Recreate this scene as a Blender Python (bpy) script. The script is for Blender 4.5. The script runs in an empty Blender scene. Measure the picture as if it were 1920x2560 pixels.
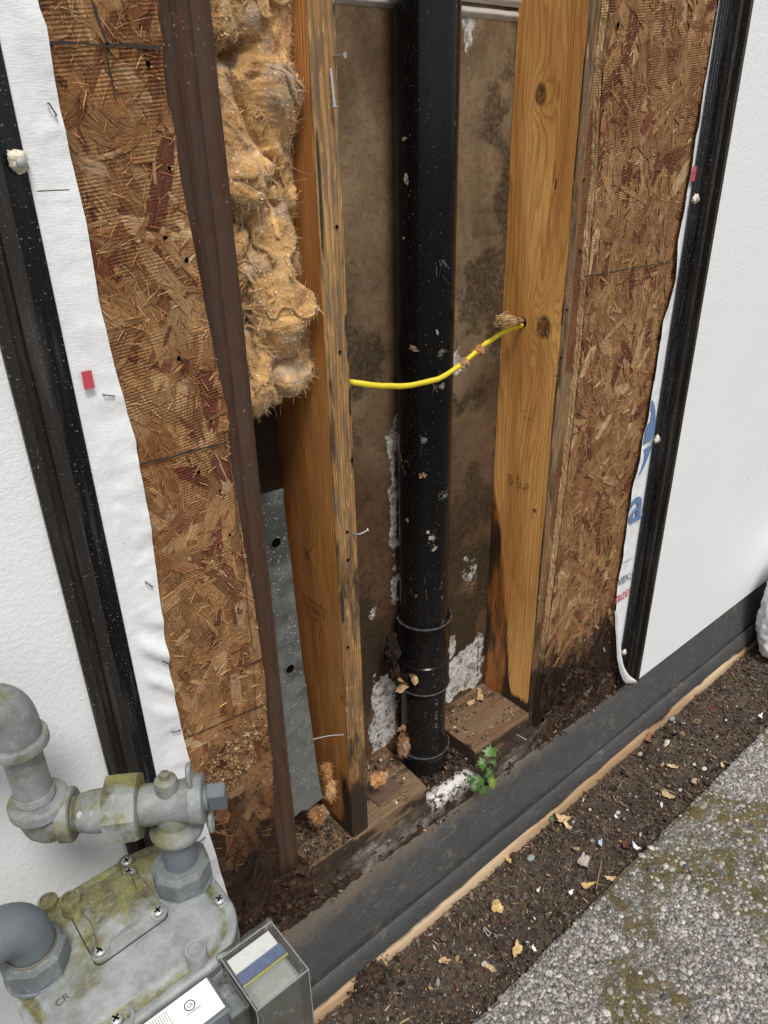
import bpy, math, random
import numpy as np
from mathutils import Vector, Matrix
rnd = random.Random(7)
R = np.random.default_rng(11)
S = bpy.context.scene
H = 1.32                      # camera height over the soil

# ------------------------------------------------------------------ camera, world, sun, exposure
F = 1880.0
_d = np.array([80, 3710, F]); _d /= np.linalg.norm(_d)
_r = np.array([2480, -1000, F]); _r -= _d*(_r@_d); _r /= np.linalg.norm(_r)
_n = np.cross(_r, _d)
cam = bpy.data.objects.new('camera', bpy.data.cameras.new('camera'))
S.collection.objects.link(cam); S.camera = cam
cam.data.sensor_fit = 'HORIZONTAL'; cam.data.sensor_width = 36; cam.data.lens = 36*F/1920
cam.data.clip_start = 0.02; cam.data.clip_end = 200
rt = Vector((_r[0], _n[0], -_d[0])); up = -Vector((_r[1], _n[1], -_d[1])); fw = Vector((_r[2], _n[2], -_d[2]))
M = Matrix((rt, up, -fw)).transposed().to_4x4(); M.translation = (0, 0, H); cam.matrix_world = M

S.world = bpy.data.worlds.new('World'); S.world.use_nodes = True
wn = S.world.node_tree; bg = wn.nodes['Background']
sky = wn.nodes.new('ShaderNodeTexSky'); sky.sky_type = 'NISHITA'; sky.sun_disc = False
SUN_EL, SUN_AZ = 60, 200      # degrees; azimuth clockwise from +Y
sky.sun_elevation = math.radians(SUN_EL); sky.sun_rotation = math.radians(SUN_AZ)
hs = wn.nodes.new('ShaderNodeHueSaturation'); hs.inputs['Saturation'].default_value = 0.12
wn.links.new(sky.outputs[0], hs.inputs['Color']); wn.links.new(hs.outputs[0], bg.inputs[0])
bg.inputs[1].default_value = 0.072
sl = bpy.data.lights.new('sun', 'SUN'); sl.energy = 1.5; sl.angle = math.radians(17); sl.color = (1, .97, .93)
so = bpy.data.objects.new('sun', sl); S.collection.objects.link(so)
az, el = math.radians(SUN_AZ), math.radians(SUN_EL)
sdir = Vector((math.sin(az)*math.cos(el), math.cos(az)*math.cos(el), math.sin(el)))
so.rotation_euler = sdir.to_track_quat('Z', 'Y').to_euler()
S.view_settings.view_transform = 'Standard'; S.view_settings.look = 'None'
S.view_settings.gamma = 1; S.view_settings.exposure = 1.06
S.render.engine = 'CYCLES'

# ------------------------------------------------------------------ helpers
def ray(x, y):
    c = np.array([(x-960)/F, (y-1280)/F, 1.]); return np.array([c@_r, c@_n, -c@_d])
def aY(x, y, Y): v = ray(x, y); p = v*Y/v[1]; p[2] += H; return p     # point on the plane Y (wall planes)
def aZ(x, y, Z): v = ray(x, y); p = v*(Z-H)/v[2]; p[2] += H; return p
def aX(x, y, X): v = ray(x, y); p = v*X/v[0]; p[2] += H; return p
K = 1920/1659.
def dY(x, y, Y): return aY(x*K, y*K, Y)

def _h(ix, iy, iz, s):
    h = (ix*374761393 + iy*668265263 + iz*1440662683 + s*974711) & 0xffffffff
    h = ((h ^ (h >> 13))*1274126177) & 0xffffffff
    h = ((h ^ (h >> 15))*2246822519) & 0xffffffff
    return ((h ^ (h >> 16)) & 0xffffff)/float(0xffffff)*2-1
def noise(p, s=0):
    p = np.asarray(p, float); i = np.floor(p).astype(np.int64); f = p-i; f = f*f*(3-2*f)
    x, y, z = i[..., 0], i[..., 1], i[..., 2]; u, v, w = f[..., 0], f[..., 1], f[..., 2]
    r = 0
    for a in (0, 1):
        for b in (0, 1):
            for c in (0, 1):
                r = r + _h(x+a, y+b, z+c, s)*(u if a else 1-u)*(v if b else 1-v)*(w if c else 1-w)
    return r
def fbm(p, o=4, s=0, g=.5):
    p = np.asarray(p, float); r = 0; a = 1; t = 0
    for k in range(o): r = r+a*noise(p*2.03**k+k*17.3, s+k); t += a; a *= g
    return r/t
def ridged(p, o=4, s=0):
    p = np.asarray(p, float); r = 0; a = 1; t = 0
    for k in range(o): r = r+a*(1-2*np.abs(noise(p*2.03**k+k*9.1, s+k))); t += a; a *= .55
    return r/t
def sm(a, b, x): t = np.clip((np.asarray(x, float)-a)/(b-a), 0, 1); return t*t*(3-2*t)
def V3(x, y, z): return np.stack(np.broadcast_arrays(x, y, z), -1).astype(float)

COL = S.collection
WL = {}
class G:
    def __init__(s): s.v = []; s.fi = []; s.fs = []; s.m = []; s.c = []; s.uv = []; s.n = 0
    def add(s, v, f, mat=0, col=(1, 1, 1, 1), uv=None):
        v = np.asarray(v, float).reshape(-1, 3); n = len(v)
        if isinstance(f, np.ndarray): s.fi.append((f+s.n).ravel()); s.fs.append(np.full(len(f), f.shape[1]))
        else:
            s.fi.append(np.array([i for q in f for i in q], int)+s.n); s.fs.append(np.array([len(q) for q in f]))
        nf = len(f); s.m.append(np.full(nf, mat) if np.isscalar(mat) else np.asarray(mat))
        c = np.asarray(col, float)
        s.c.append(np.broadcast_to(c, (n, 4)) if c.ndim == 1 else c)
        s.uv.append(v[:, [0, 2]] if uv is None else np.asarray(uv, float)); s.v.append(v); s.n += n
        return s
    def build(s, name, mats, parent=None, smooth=30, label=None):
        if not isinstance(mats, (list, tuple)): mats = [mats]
        v = np.concatenate(s.v); fi = np.concatenate(s.fi); fs = np.concatenate(s.fs)
        if parent is None: L = np.array([(v[:, 0].min()+v[:, 0].max())/2, (v[:, 1].min()+v[:, 1].max())/2, v[:, 2].min()])
        else: L = np.zeros(3)
        base = WL[parent.name] if parent else np.zeros(3)
        me = bpy.data.meshes.new(name); me.vertices.add(len(v)); me.vertices.foreach_set('co', (v-base-L).astype(np.float32).ravel())
        me.loops.add(len(fi)); me.loops.foreach_set('vertex_index', fi.astype(np.int32))
        me.polygons.add(len(fs)); st = np.concatenate([[0], np.cumsum(fs)[:-1]])
        me.polygons.foreach_set('loop_start', st.astype(np.int32))
        me.polygons.foreach_set('material_index', np.concatenate(s.m).astype(np.int32))
        me.polygons.foreach_set('use_smooth', np.full(len(fs), bool(smooth)))
        me.update(calc_edges=True); me.validate()
        a = me.attributes.new('col', 'FLOAT_COLOR', 'POINT'); a.data.foreach_set('color', np.concatenate(s.c).astype(np.float32).ravel())
        uv = me.uv_layers.new(name='UVMap'); uv.data.foreach_set('uv', np.concatenate(s.uv)[fi].astype(np.float32).ravel())
        if smooth and smooth < 180: me.set_sharp_from_angle(angle=math.radians(smooth))
        for m in mats: me.materials.append(m)
        o = bpy.data.objects.new(name, me); COL.objects.link(o); o.location = L
        if parent: o.parent = parent
        WL[o.name] = base+L
        if label: o['label'] = label
        return o
def tag(o, label=None, cat=None, group=None, kind=None):
    for k, val in (('label', label), ('category', cat), ('group', group), ('kind', kind)):
        if val: o[k] = val
    return o
def thing(name, loc, label, cat, group=None):
    o = bpy.data.objects.new(name, None); o.empty_display_size = .02; COL.objects.link(o); o.location = loc
    WL[o.name] = np.array(loc, float); return tag(o, label, cat, group)
def copytree(o, loc, rot=None, parent=None, sc=None):
    c = o.copy(); COL.objects.link(c); c.parent = parent
    if parent is None:
        c.location = loc
        if rot is not None: c.rotation_euler = rot
        if sc is not None: c.scale = (sc,)*3
    for ch in list(o.children): copytree(ch, None, None, c)
    return c

def grid(nu, nv, fn, wrap=False):                                      # fn(u,v arrays)->xyz arrays
    u, v = np.meshgrid(np.linspace(0, 1, nu), np.linspace(0, 1, nv), indexing='ij')
    P = fn(u, v).reshape(-1, 3)
    i, j = np.meshgrid(np.arange(nu-1), np.arange(nv-1), indexing='ij'); a = (i*nv+j).ravel()
    return P, np.stack([a, a+nv, a+nv+1, a+1], 1), u.ravel(), v.ravel()
def box(g, lo, hi, mat=0, col=(1, 1, 1, 1), b=.0, Mx=None):
    lo = np.array(lo, float); hi = np.array(hi, float); b = min(b, min(hi-lo)*.45)
    if b <= 0:
        v = np.array([[(lo, hi)[i][0], (lo, hi)[j][1], (lo, hi)[k][2]] for i in (0, 1) for j in (0, 1) for k in (0, 1)])
        f = [(0, 1, 3, 2), (4, 6, 7, 5), (0, 4, 5, 1), (2, 3, 7, 6), (0, 2, 6, 4), (1, 5, 7, 3)]
    else:
        v = []; idx = {}
        for i in (0, 1):
            for j in (0, 1):
                for k in (0, 1):
                    c = np.array([(lo, hi)[i][0], (lo, hi)[j][1], (lo, hi)[k][2]]); sg = np.array([1-2*i, 1-2*j, 1-2*k])*b
                    for a in range(3):
                        q = c+sg; q[a] = c[a]; idx[i, j, k, a] = len(v); v.append(q)
        v = np.array(v); f = []
        for a in range(3):
            o = [x for x in range(3) if x != a]
            for s_ in (0, 1):
                q = []
                for (p, r) in ((0, 0), (1, 0), (1, 1), (0, 1)):
                    t = [0, 0, 0]; t[a] = s_; t[o[0]] = p; t[o[1]] = r; q.append(idx[tuple(t)+(a,)])
                f.append(tuple(q))
            for p in (0, 1):
                for r in (0, 1):
                    t0 = [0, 0, 0]; t1 = [0, 0, 0]; t0[o[0]] = t1[o[0]] = p; t0[o[1]] = t1[o[1]] = r; t1[a] = 1
                    t0 = tuple(t0); t1 = tuple(t1)
                    f.append((idx[t0+(o[0],)], idx[t1+(o[0],)], idx[t1+(o[1],)], idx[t0+(o[1],)]))
        for i in (0, 1):
            for j in (0, 1):
                for k in (0, 1): f.append(tuple(idx[i, j, k, a] for a in range(3)))
        # orient
        c0 = (lo+hi)/2; ff = []
        for q in f:
            p = v[list(q)]; nn = np.cross(p[1]-p[0], p[2]-p[0])
            ff.append(q if nn@(p.mean(0)-c0) > 0 else q[::-1])
        f = ff
    if Mx is not None: v = (np.array(Mx)[:3, :3]@v.T).T+np.array(Mx)[:3, 3]
    return g.add(v, f, mat, col)
def frame(t):
    t = np.array(t, float); t /= np.linalg.norm(t); a = np.array([0, 0, 1.]) if abs(t[2]) < .9 else np.array([1., 0, 0])
    x = np.cross(a, t); x /= np.linalg.norm(x); return x, np.cross(t, x), t
def lathe(g, prof, c, axis=(0, 0, 1), n=40, mat=0, col=(1, 1, 1, 1), ngon=None, ph=0, cap=True, fr=None):
    """prof: list of (s along axis, r)"""
    x, y, t = fr or frame(axis); c = np.array(c, float)
    n = ngon or n; a = np.arange(n)/n*2*math.pi+ph; V = []
    for s_, r in prof: V.append(c+t*s_+r*(np.cos(a)[:, None]*x+np.sin(a)[:, None]*y))
    V = np.concatenate(V); f = []
    for k in range(len(prof)-1):
        for i in range(n): j = (i+1) % n; f.append((k*n+i, k*n+j, (k+1)*n+j, (k+1)*n+i))
    if cap:
        if prof[0][1] > 1e-6: f.append(tuple(range(n))[::-1])
        if prof[-1][1] > 1e-6: f.append(tuple((len(prof)-1)*n+i for i in range(n)))
    return g.add(V, f, mat, col)
def tube(g, pts, rad, n=8, mat=0, col=(1, 1, 1, 1), flat=1., cap=True):
    pts = np.array(pts, float); m = len(pts); T = np.gradient(pts, axis=0); T /= np.linalg.norm(T, axis=1)[:, None]+1e-12
    x, y, _ = frame(T[0]); V = []; rad = np.broadcast_to(rad, (m,))
    a = np.arange(n)/n*2*math.pi
    for k in range(m):
        x = x-T[k]*(x@T[k]); x /= np.linalg.norm(x); y = np.cross(T[k], x)
        V.append(pts[k]+rad[k]*(np.cos(a)[:, None]*x+flat*np.sin(a)[:, None]*y))
    f = [(k*n+i, k*n+(i+1) % n, (k+1)*n+(i+1) % n, (k+1)*n+i) for k in range(m-1) for i in range(n)]
    if cap: f += [tuple(range(n))[::-1], tuple((m-1)*n+i for i in range(n))]
    return g.add(np.concatenate(V), f, mat, col)
def spline(P, n=40):
    P = np.array(P, float); m = len(P); out = []
    Q = np.vstack([2*P[0]-P[1], P, 2*P[-1]-P[-2]])
    for t in np.linspace(0, m-1-1e-9, n):
        i = int(t); u = t-i; a, b, c, d = Q[i:i+4]
        out.append(.5*((2*b)+(-a+c)*u+(2*a-5*b+4*c-d)*u*u+(-a+3*b-3*c+d)*u**3))
    return np.array(out)
ico = None
def blob(g, c, r, seed=0, amp=.25, mat=0, col=(1, 1, 1, 1), n=(14, 10), fr=3., colfn=None):
    """noise-displaced ellipsoid"""
    nu, nv = n; u, v = np.meshgrid(np.arange(nu)/nu*2*math.pi, np.linspace(0, math.pi, nv), indexing='ij')
    D = V3(np.cos(u)*np.sin(v), np.sin(u)*np.sin(v), np.cos(v)); s_ = 1+amp*fbm(D*fr+seed*3.1, 3, seed)[..., None]
    P = D*s_*np.array(r)+np.array(c); i, j = np.meshgrid(np.arange(nu), np.arange(nv-1), indexing='ij')
    i = i.ravel(); j = j.ravel(); i2 = (i+1) % nu
    f = np.stack([i*nv+j, i*nv+j+1, i2*nv+j+1, i2*nv+j], 1)
    return g.add(P.reshape(-1, 3), f, mat, col)
def text(name, s, size, org, xd, yd, mat, parent, ext=.0, weight=0):
    cu = bpy.data.curves.new(name, 'FONT'); cu.body = s; cu.size = size; cu.offset = weight
    t = bpy.data.objects.new(name, cu); COL.objects.link(t)
    dg = bpy.context.evaluated_depsgraph_get(); me = bpy.data.meshes.new_from_object(t.evaluated_get(dg)); COL.objects.unlink(t)
    bpy.data.objects.remove(t)
    n = len(me.vertices); co = np.zeros(n*3, np.float32); me.vertices.foreach_get('co', co); co = co.reshape(-1, 3)
    xd = np.array(xd, float); yd = np.array(yd, float); xd /= np.linalg.norm(xd); yd /= np.linalg.norm(yd)
    P = np.array(org)+co[:, :1]*xd+co[:, 1:2]*yd-(WL[parent.name] if parent else 0)
    me.vertices.foreach_set('co', P.astype(np.float32).ravel()); me.materials.clear(); me.materials.append(mat)
    o = bpy.data.objects.new(name, me); COL.objects.link(o); o.parent = parent; WL[o.name] = WL[parent.name]
    return o

# ------------------------------------------------------------------ materials
class N:
    def __init__(s, name):
        m = bpy.data.materials.new(name); m.use_nodes = True; s.m = m; s.t = m.node_tree; s.b = s.t.nodes['Principled BSDF']
    def nd(s, k, **kw):
        n = s.t.nodes.new(k)
        for a, v in kw.items(): setattr(n, a, v)
        return n
    def put(s, sock, v):
        if isinstance(v, bpy.types.NodeSocket): s.t.links.new(v, sock)
        elif v is not None:
            if sock.type == 'RGBA' and len(v) == 3: v = (*v, 1)
            sock.default_value = v
    def attr(s, nm='col'): return s.nd('ShaderNodeAttribute', attribute_name=nm).outputs['Color']
    def attra(s, nm='col'): return s.nd('ShaderNodeAttribute', attribute_name=nm).outputs['Alpha']
    def geo(s): return s.nd('ShaderNodeNewGeometry').outputs['Position']
    def uv(s): return s.nd('ShaderNodeUVMap', uv_map='UVMap').outputs[0]
    def map(s, v, sc=(1, 1, 1), loc=(0, 0, 0), rot=(0, 0, 0)):
        n = s.nd('ShaderNodeMapping'); s.put(n.inputs[0], v); n.inputs['Scale'].default_value = sc; n.inputs['Location'].default_value = loc; n.inputs['Rotation'].default_value = rot; return n.outputs[0]
    def noise(s, v, sc=1, det=4, ro=.55, dist=0, out=0):
        n = s.nd('ShaderNodeTexNoise'); s.put(n.inputs['Vector'], v); n.inputs['Scale'].default_value = sc; n.inputs['Detail'].default_value = det
        n.inputs['Roughness'].default_value = ro; n.inputs['Distortion'].default_value = dist; return n.outputs[out]
    def vor(s, v, sc=1, feat='F1', out='Distance', rand=1):
        n = s.nd('ShaderNodeTexVoronoi', feature=feat); s.put(n.inputs['Vector'], v); n.inputs['Scale'].default_value = sc; n.inputs['Randomness'].default_value = rand; return n.outputs[out]
    def math(s, op, a, b=None, c=None, cl=False):
        n = s.nd('ShaderNodeMath', operation=op, use_clamp=cl); s.put(n.inputs[0], a)
        if b is not None: s.put(n.inputs[1], b)
        if c is not None: s.put(n.inputs[2], c)
        return n.outputs[0]
    def rng(s, v, a, b, c=0., d=1.):
        n = s.nd('ShaderNodeMapRange', clamp=True, interpolation_type='SMOOTHSTEP'); s.put(n.inputs[0], v)
        for i, q in enumerate((a, b, c, d)): n.inputs[i+1].default_value = q
        return n.outputs[0]
    def sep(s, v): n = s.nd('ShaderNodeSeparateXYZ'); s.put(n.inputs[0], v); return n.outputs
    def comb(s, x, y, z=0.): n = s.nd('ShaderNodeCombineXYZ'); s.put(n.inputs[0], x); s.put(n.inputs[1], y); s.put(n.inputs[2], z); return n.outputs[0]
    def mix(s, f, a, b, bt='MIX'):
        n = s.nd('ShaderNodeMix', data_type='RGBA', blend_type=bt); s.put(n.inputs[0], f); s.put(n.inputs[6], a); s.put(n.inputs[7], b); return n.outputs[2]
    def ramp(s, f, stops):
        n = s.nd('ShaderNodeValToRGB'); s.put(n.inputs[0], f); e = n.color_ramp.elements
        while len(e) < len(stops): e.new(.5)
        for q, (p, c) in zip(e, stops): q.position = p; q.color = (*c, 1)
        return n.outputs[0]
    def bump(s, h, dist=.001, st=1., nrm=None):
        n = s.nd('ShaderNodeBump'); s.put(n.inputs['Height'], h); n.inputs['Distance'].default_value = dist; n.inputs['Strength'].default_value = st
        if nrm is not None: s.put(n.inputs['Normal'], nrm)
        return n.outputs[0]
    def out(s, col, rough=.6, nrm=None, metal=0, spec=.5, **kw):
        b = s.b; s.put(b.inputs['Base Color'], col); s.put(b.inputs['Roughness'], rough); b.inputs['Metallic'].default_value = metal
        b.inputs['Specular IOR Level'].default_value = spec
        if nrm is not None: s.put(b.inputs['Normal'], nrm)
        for k, v in kw.items(): s.put(b.inputs[k.replace('_', ' ')], v)
        return s.m
    def specks(s, col, c=(.6, .45, .28), th=.69, sc=260, cl=.5, st=.8):
        g = s.geo(); a = s.rng(s.noise(g, sc, 2, .5), th, th+.05); b = s.rng(s.noise(s.map(g, loc=(3, 1, 7)), 14, 3), cl-.03, cl+.08)
        return s.mix(s.math('MULTIPLY', s.math('MULTIPLY', a, b), st), col, c)

def simple(name, c, rough=.6, metal=0, var=.15, sc=60, bd=.0003, bsc=400, spec=.5):
    n = N(name); g = n.geo(); k = n.noise(g, sc, 5, .6)
    col = n.mix(k, tuple(q*(1-var) for q in c), tuple(min(q*(1+var), 1) for q in c))
    return n.out(col, rough, n.bump(n.noise(g, bsc, 3), bd), metal, spec)

def m_siding():
    n = N('siding_paint'); g = n.geo(); a = n.noise(n.map(g, (1, 1, 1)), 170, 4, .62); b = n.noise(g, 6, 3)
    col = n.mix(b, (.71, .725, .735), (.76, .77, .775))
    dirt = n.rng(n.noise(n.map(g, (1, 1, .6), (5, 2, 1)), 55, 3, .6), .73, .78)
    col = n.mix(n.math('MULTIPLY', dirt, .7), col, (.10, .09, .08))
    sc_ = n.rng(n.noise(n.map(g, (90, 90, 6), (1, 2, 3), (0, .2, 0)), 1, 4, .6), .72, .76)
    col = n.mix(n.math('MULTIPLY', sc_, .25), col, (.35, .35, .36))
    h = n.math('ADD', a, n.math('MULTIPLY', n.noise(n.map(g, (60, 60, 130)), 3, 4, .7), .6))
    return n.out(col, .62, n.bump(h, .0018, .45))
def m_trim(name, c, rough, dust=.5):
    n = N(name); g = n.geo(); d1 = n.rng(n.noise(g, 420, 2, .5), .66, .72); d2 = n.noise(n.map(g, (80, 80, 5)), 1.5, 4)
    scr = n.rng(n.noise(n.map(g, (40, 40, 300), (0, 0, 0), (0, .4, 0)), 1, 3), .70, .74)
    area = n.rng(n.noise(g, 9, 3), .56, .66)
    k = n.math('MULTIPLY', n.math('MAXIMUM', d1, n.math('MULTIPLY', scr, area)), dust)
    col = n.mix(k, c, (.38, .37, .35)); col = n.mix(n.math('MULTIPLY', n.rng(d2, .5, .7), .12), col, (.2, .19, .18))
    return n.out(col, n.mix(n.rng(d2, .4, .7), (rough,)*3, (rough+.22,)*3), n.bump(n.noise(g, 60, 3), .0003), spec=.3)
def m_wrap():
    n = N('housewrap_fabric'); g = n.geo(); s_ = n.sep(g)
    w = n.noise(n.map(g, (140, 140, 900)), 1, 3, .6); w2 = n.noise(n.map(g, (900, 900, 110)), 1, 3, .6)
    col = n.mix(n.math('ADD', n.math('MULTIPLY', w, .5), n.math('MULTIPLY', w2, .5)), (.66, .67, .68), (.84, .845, .85))
    dd = n.rng(n.noise(n.map(g, loc=(2, 2, 2)), 7, 4), .55, .75)
    col = n.mix(n.math('MULTIPLY', dd, .22), col, (.42, .38, .32))
    return n.out(col, .55, n.bump(n.math('ADD', w, w2), .0006, .6, n.bump(n.noise(g, 26, 3), .006, .35)), Subsurface_Weight=0.0)
def m_osb():
    n = N('osb_flakes'); g = n.geo(); u = n.uv()
    c = n.attr(); al = n.attra()
    gr = n.noise(n.map(u, (35, 900, 1)), 1, 5, .65); gr2 = n.noise(n.map(u, (120, 3000, 1)), 1, 2, .5)
    col = n.mix(n.rng(gr, .3, .7), n.mix(1, c, (.58, .48, .42), 'MULTIPLY'), n.mix(1, c, (1.42, 1.38, 1.3), 'MULTIPLY'))
    blot = n.noise(g, 22, 5, .65)
    col = n.mix(n.rng(blot, .35, .62), n.mix(1, col, (.74, .64, .58), 'MULTIPLY'), col)
    # pencil and chalk lines drawn on the board
    # screen-pressed ribs
    ribs = n.nd('ShaderNodeTexWave', wave_type='BANDS', bands_direction='Z'); n.put(ribs.inputs['Vector'], n.map(g, rot=(0, .1, 0)))
    ribs.inputs['Scale'].default_value = 98; ribs.inputs['Distortion'].default_value = 1.6; ribs.inputs['Detail'].default_value = 2; ribs.inputs['Detail Scale'].default_value = 3
    rm = n.math('MULTIPLY', n.rng(n.noise(n.map(g, loc=(9, 1, 4)), 20, 4), .44, .62), .75)
    hh = n.math('ADD', n.math('MULTIPLY', n.math('MULTIPLY', ribs.outputs['Fac'], rm), .55), gr)
    col = n.mix(n.math('MULTIPLY', n.math('MULTIPLY', n.rng(ribs.outputs['Fac'], .35, .0), rm), .22), col, n.mix(1, col, (.5, .45, .42), 'MULTIPLY'))
    col = n.specks(col, (.62, .45, .26), .70, 330, .5, .6)
    pits = n.rng(n.noise(n.map(g, (1, 1, 1), (4, 4, 4)), 210, 3, .6), .70, .74)
    col = n.mix(n.math('MULTIPLY', pits, .75), col, (.02, .012, .008))
    return n.out(col, .8, n.bump(hh, .0024, 1.), spec=.2)
def m_wood(name, light, dark, knots=(), ring=.0042, weather=0., rough=.55, wob=.05, line=.75, seed=0, specks=.5):
    """grain from the UV map: u across the board in metres, v along it"""
    n = N(name); u = n.uv(); s_ = n.sep(u); U, Vv = s_[0], s_[1]; g = n.geo()
    lo = n.noise(n.map(u, (9, .9, 1), (seed, seed*2, 0)), 1, 3, .45); lo2 = n.noise(n.map(u, (60, 5, 1), (0, seed, 0)), 1, 3, .5)
    w = n.math('ADD', U, n.math('ADD', n.math('MULTIPLY', n.math('ADD', lo, n.math('MULTIPLY', n.noise(n.map(u, (22, 2.4, 1), (seed*3, 1, 0)), 1, 2, .4), .45)), wob), n.math('MULTIPLY', lo2, .0035)))
    core = None
    for (ku, kv, su, sv, A) in knots:
        a = n.math('POWER', n.math('DIVIDE', n.math('SUBTRACT', U, ku), su), 2.); b = n.math('POWER', n.math('DIVIDE', n.math('SUBTRACT', Vv, kv), sv), 2.)
        r2 = n.math('ADD', a, b)
        e = n.math('MULTIPLY', n.math('EXPONENT', n.math('MULTIPLY', r2, -.35)), A); w = n.math('ADD', w, e)
        k = n.rng(n.math('ADD', r2, n.math('MULTIPLY', n.noise(g, 110, 4, .7), .9)), 1.35, .75); core = k if core is None else n.math('MAXIMUM', core, k)
    ph = n.math('FRACT', n.math('DIVIDE', w, ring))
    late = n.math('MULTIPLY', n.rng(ph, .35, .93), n.rng(ph, 1., .94))
    fib = n.noise(n.map(u, (900, 22, 1)), 1, 4, .6); fib2 = n.noise(n.map(u, (2600, 90, 1)), 1, 3, .6)
    tone = n.noise(n.map(u, (14, 2.2, 1), (seed, 0, 0)), 1, 4, .55)
    col = n.mix(n.math('MULTIPLY', late, line), light, dark)
    col = n.mix(n.rng(fib, .3, .75), n.mix(1, col, (.80, .76, .70), 'MULTIPLY'), n.mix(1, col, (1.12, 1.12, 1.1), 'MULTIPLY'))
    col = n.mix(n.rng(tone, .35, .68), n.mix(1, col, (.74, .62, .5), 'MULTIPLY'), n.mix(1, col, (1.1, 1.08, 1.02), 'MULTIPLY'))
    if core is not None:
        kc = n.mix(n.rng(n.noise(g, 150, 5, .75), .3, .7), (.12, .045, .018), (.38, .185, .078))
        crack = n.rng(n.vor(n.map(g, (1, 1, 1)), 130, 'DISTANCE_TO_EDGE'), .07, .0)
        kc = n.mix(crack, kc, (.012, .006, .004)); col = n.mix(core, col, kc)
    if weather > 0:
        wn_ = n.noise(n.map(u, (120, 12, 1), (3, 1, 0)), 1, 5, .7)
        col = n.mix(n.math('MULTIPLY', n.rng(wn_, .42, .62), weather), col, (.10, .082, .06) if light[0] > .2 else (.058, .045, .036))
        ck = n.rng(n.noise(n.map(u, (420, 14, 1), (7, 0, 0)), 1, 4, .6), .66, .70)
        col = n.mix(n.math('MULTIPLY', ck, weather*.9), col, (.015, .011, .008))
        sp = n.rng(n.noise(n.map(u, (150, 30, 1), (1, 8, 0)), 1, 3, .6), .62, .66)
        col = n.mix(n.math('MULTIPLY', sp, weather*.8), col, tuple(min(q*1.25, .5) for q in light))
    # painted-in damage masks: R = rot/black stain, G = red-brown stain, also painted shade on the orange stud
    A = n.sep(n.attr()); rot = n.math('SUBTRACT', 1., A[0]); red = n.math('SUBTRACT', 1., A[1])
    rn = n.math('ADD', rot, n.math('MULTIPLY', n.math('SUBTRACT', n.noise(n.map(u, (90, 14, 1)), 1, 5, .7), .5), .9))
    rk = n.math('MULTIPLY', n.rng(rn, .35, .75), n.rng(rot, .02, .12))
    col = n.mix(n.math('MULTIPLY', red, .8), col, n.mix(1, col, (.42, .2, .12), 'MULTIPLY'))
    col = n.mix(rk, col, n.mix(n.noise(n.map(u, (300, 30, 1)), 1, 4, .7), (.012, .009, .007), (.06, .036, .02)))
    if specks: col = n.specks(col, (.62, .46, .28), .685, 300, .53, specks)
    h = n.math('ADD', n.math('MULTIPLY', fib, .6), n.math('MULTIPLY', late, .35))
    return n.out(col, rough, n.bump(h, .0008 if weather == 0 else .0022, .7), spec=.3)
def m_drywall():
    n = N('drywall_paper'); g = n.geo(); A = n.sep(n.attr())
    f = n.noise(n.map(g, (1, 1, .7)), 9, 5, .65); ff = n.noise(g, 90, 5, .7); z = n.sep(g)[2]
    col = n.mix(n.rng(f, .3, .7), (.105, .067, .036), (.225, .158, .093))
    col = n.mix(n.rng(ff, .45, .65), col, n.mix(1, col, (.84, .79, .73), 'MULTIPLY'))
    mould_shade = n.math('SUBTRACT', 1., A[0]); wet_shade = n.math('SUBTRACT', 1., A[2]); torn = n.math('SUBTRACT', 1., A[1])
    col = n.mix(n.math('MULTIPLY', wet_shade, .9), col, n.mix(n.rng(ff, .3, .7), (.030, .015, .007), (.105, .052, .023)))
    mk = n.rng(n.math('ADD', n.math('MULTIPLY', mould_shade, .75), n.math('MULTIPLY', n.noise(n.map(g, loc=(1, 2, 3)), 130, 5, .75), .9)), .78, 1.12)
    col = n.mix(n.math('MULTIPLY', n.math('MULTIPLY', mk, .85), n.rng(mould_shade, .03, .3)), col, (.026, .018, .010))
    tk = n.rng(n.math('ADD', torn, n.math('MULTIPLY', n.math('SUBTRACT', n.noise(g, 42, 8, .85), .5), 2.2)), .50, .58)
    cr = n.rng(n.noise(g, 150, 4, .7), .58, .66)
    pl = n.mix(n.rng(n.noise(g, 85, 6, .8), .34, .6), (.10, .075, .05), (.56, .54, .51)); pl = n.mix(n.math('MULTIPLY', cr, .7), pl, (.07, .05, .035))
    col = n.mix(tk, col, pl)
    col = n.specks(col, (.5, .4, .28), .70, 260, .55, .5)
    return n.out(col, .8, n.bump(n.math('ADD', ff, n.math('MULTIPLY', cr, -.6)), .0016, .7), spec=.2)
def m_insul():
    n = N('glass_wool'); g = n.geo(); c = n.attr()
    a = n.noise(g, 34, 6, .7, .6); b = n.noise(n.map(g, (1, 1, 1), (2, 5, 1)), 260, 3, .7)
    base = n.ramp(a, [(.28, (.22, .105, .036)), (.44, (.48, .265, .095)), (.58, (.64, .39, .165)), (.78, (.78, .57, .33))])
    col = n.mix(1, base, c, 'MULTIPLY'); gy = n.rng(n.noise(n.map(g, loc=(7, 7, 1)), 19, 5, .65), .50, .64)
    col = n.mix(n.math('MULTIPLY', gy, .75), col, (.30, .235, .185))
    col = n.mix(n.math('MULTIPLY', n.rng(b, .60, .70), .8), col, (.86, .68, .44))
    return n.out(col, .9, n.bump(n.math('ADD', n.math('MULTIPLY', a, .7), n.math('MULTIPLY', b, .35)), .006, .8), spec=.1, Sheen_Weight=.3)
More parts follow.
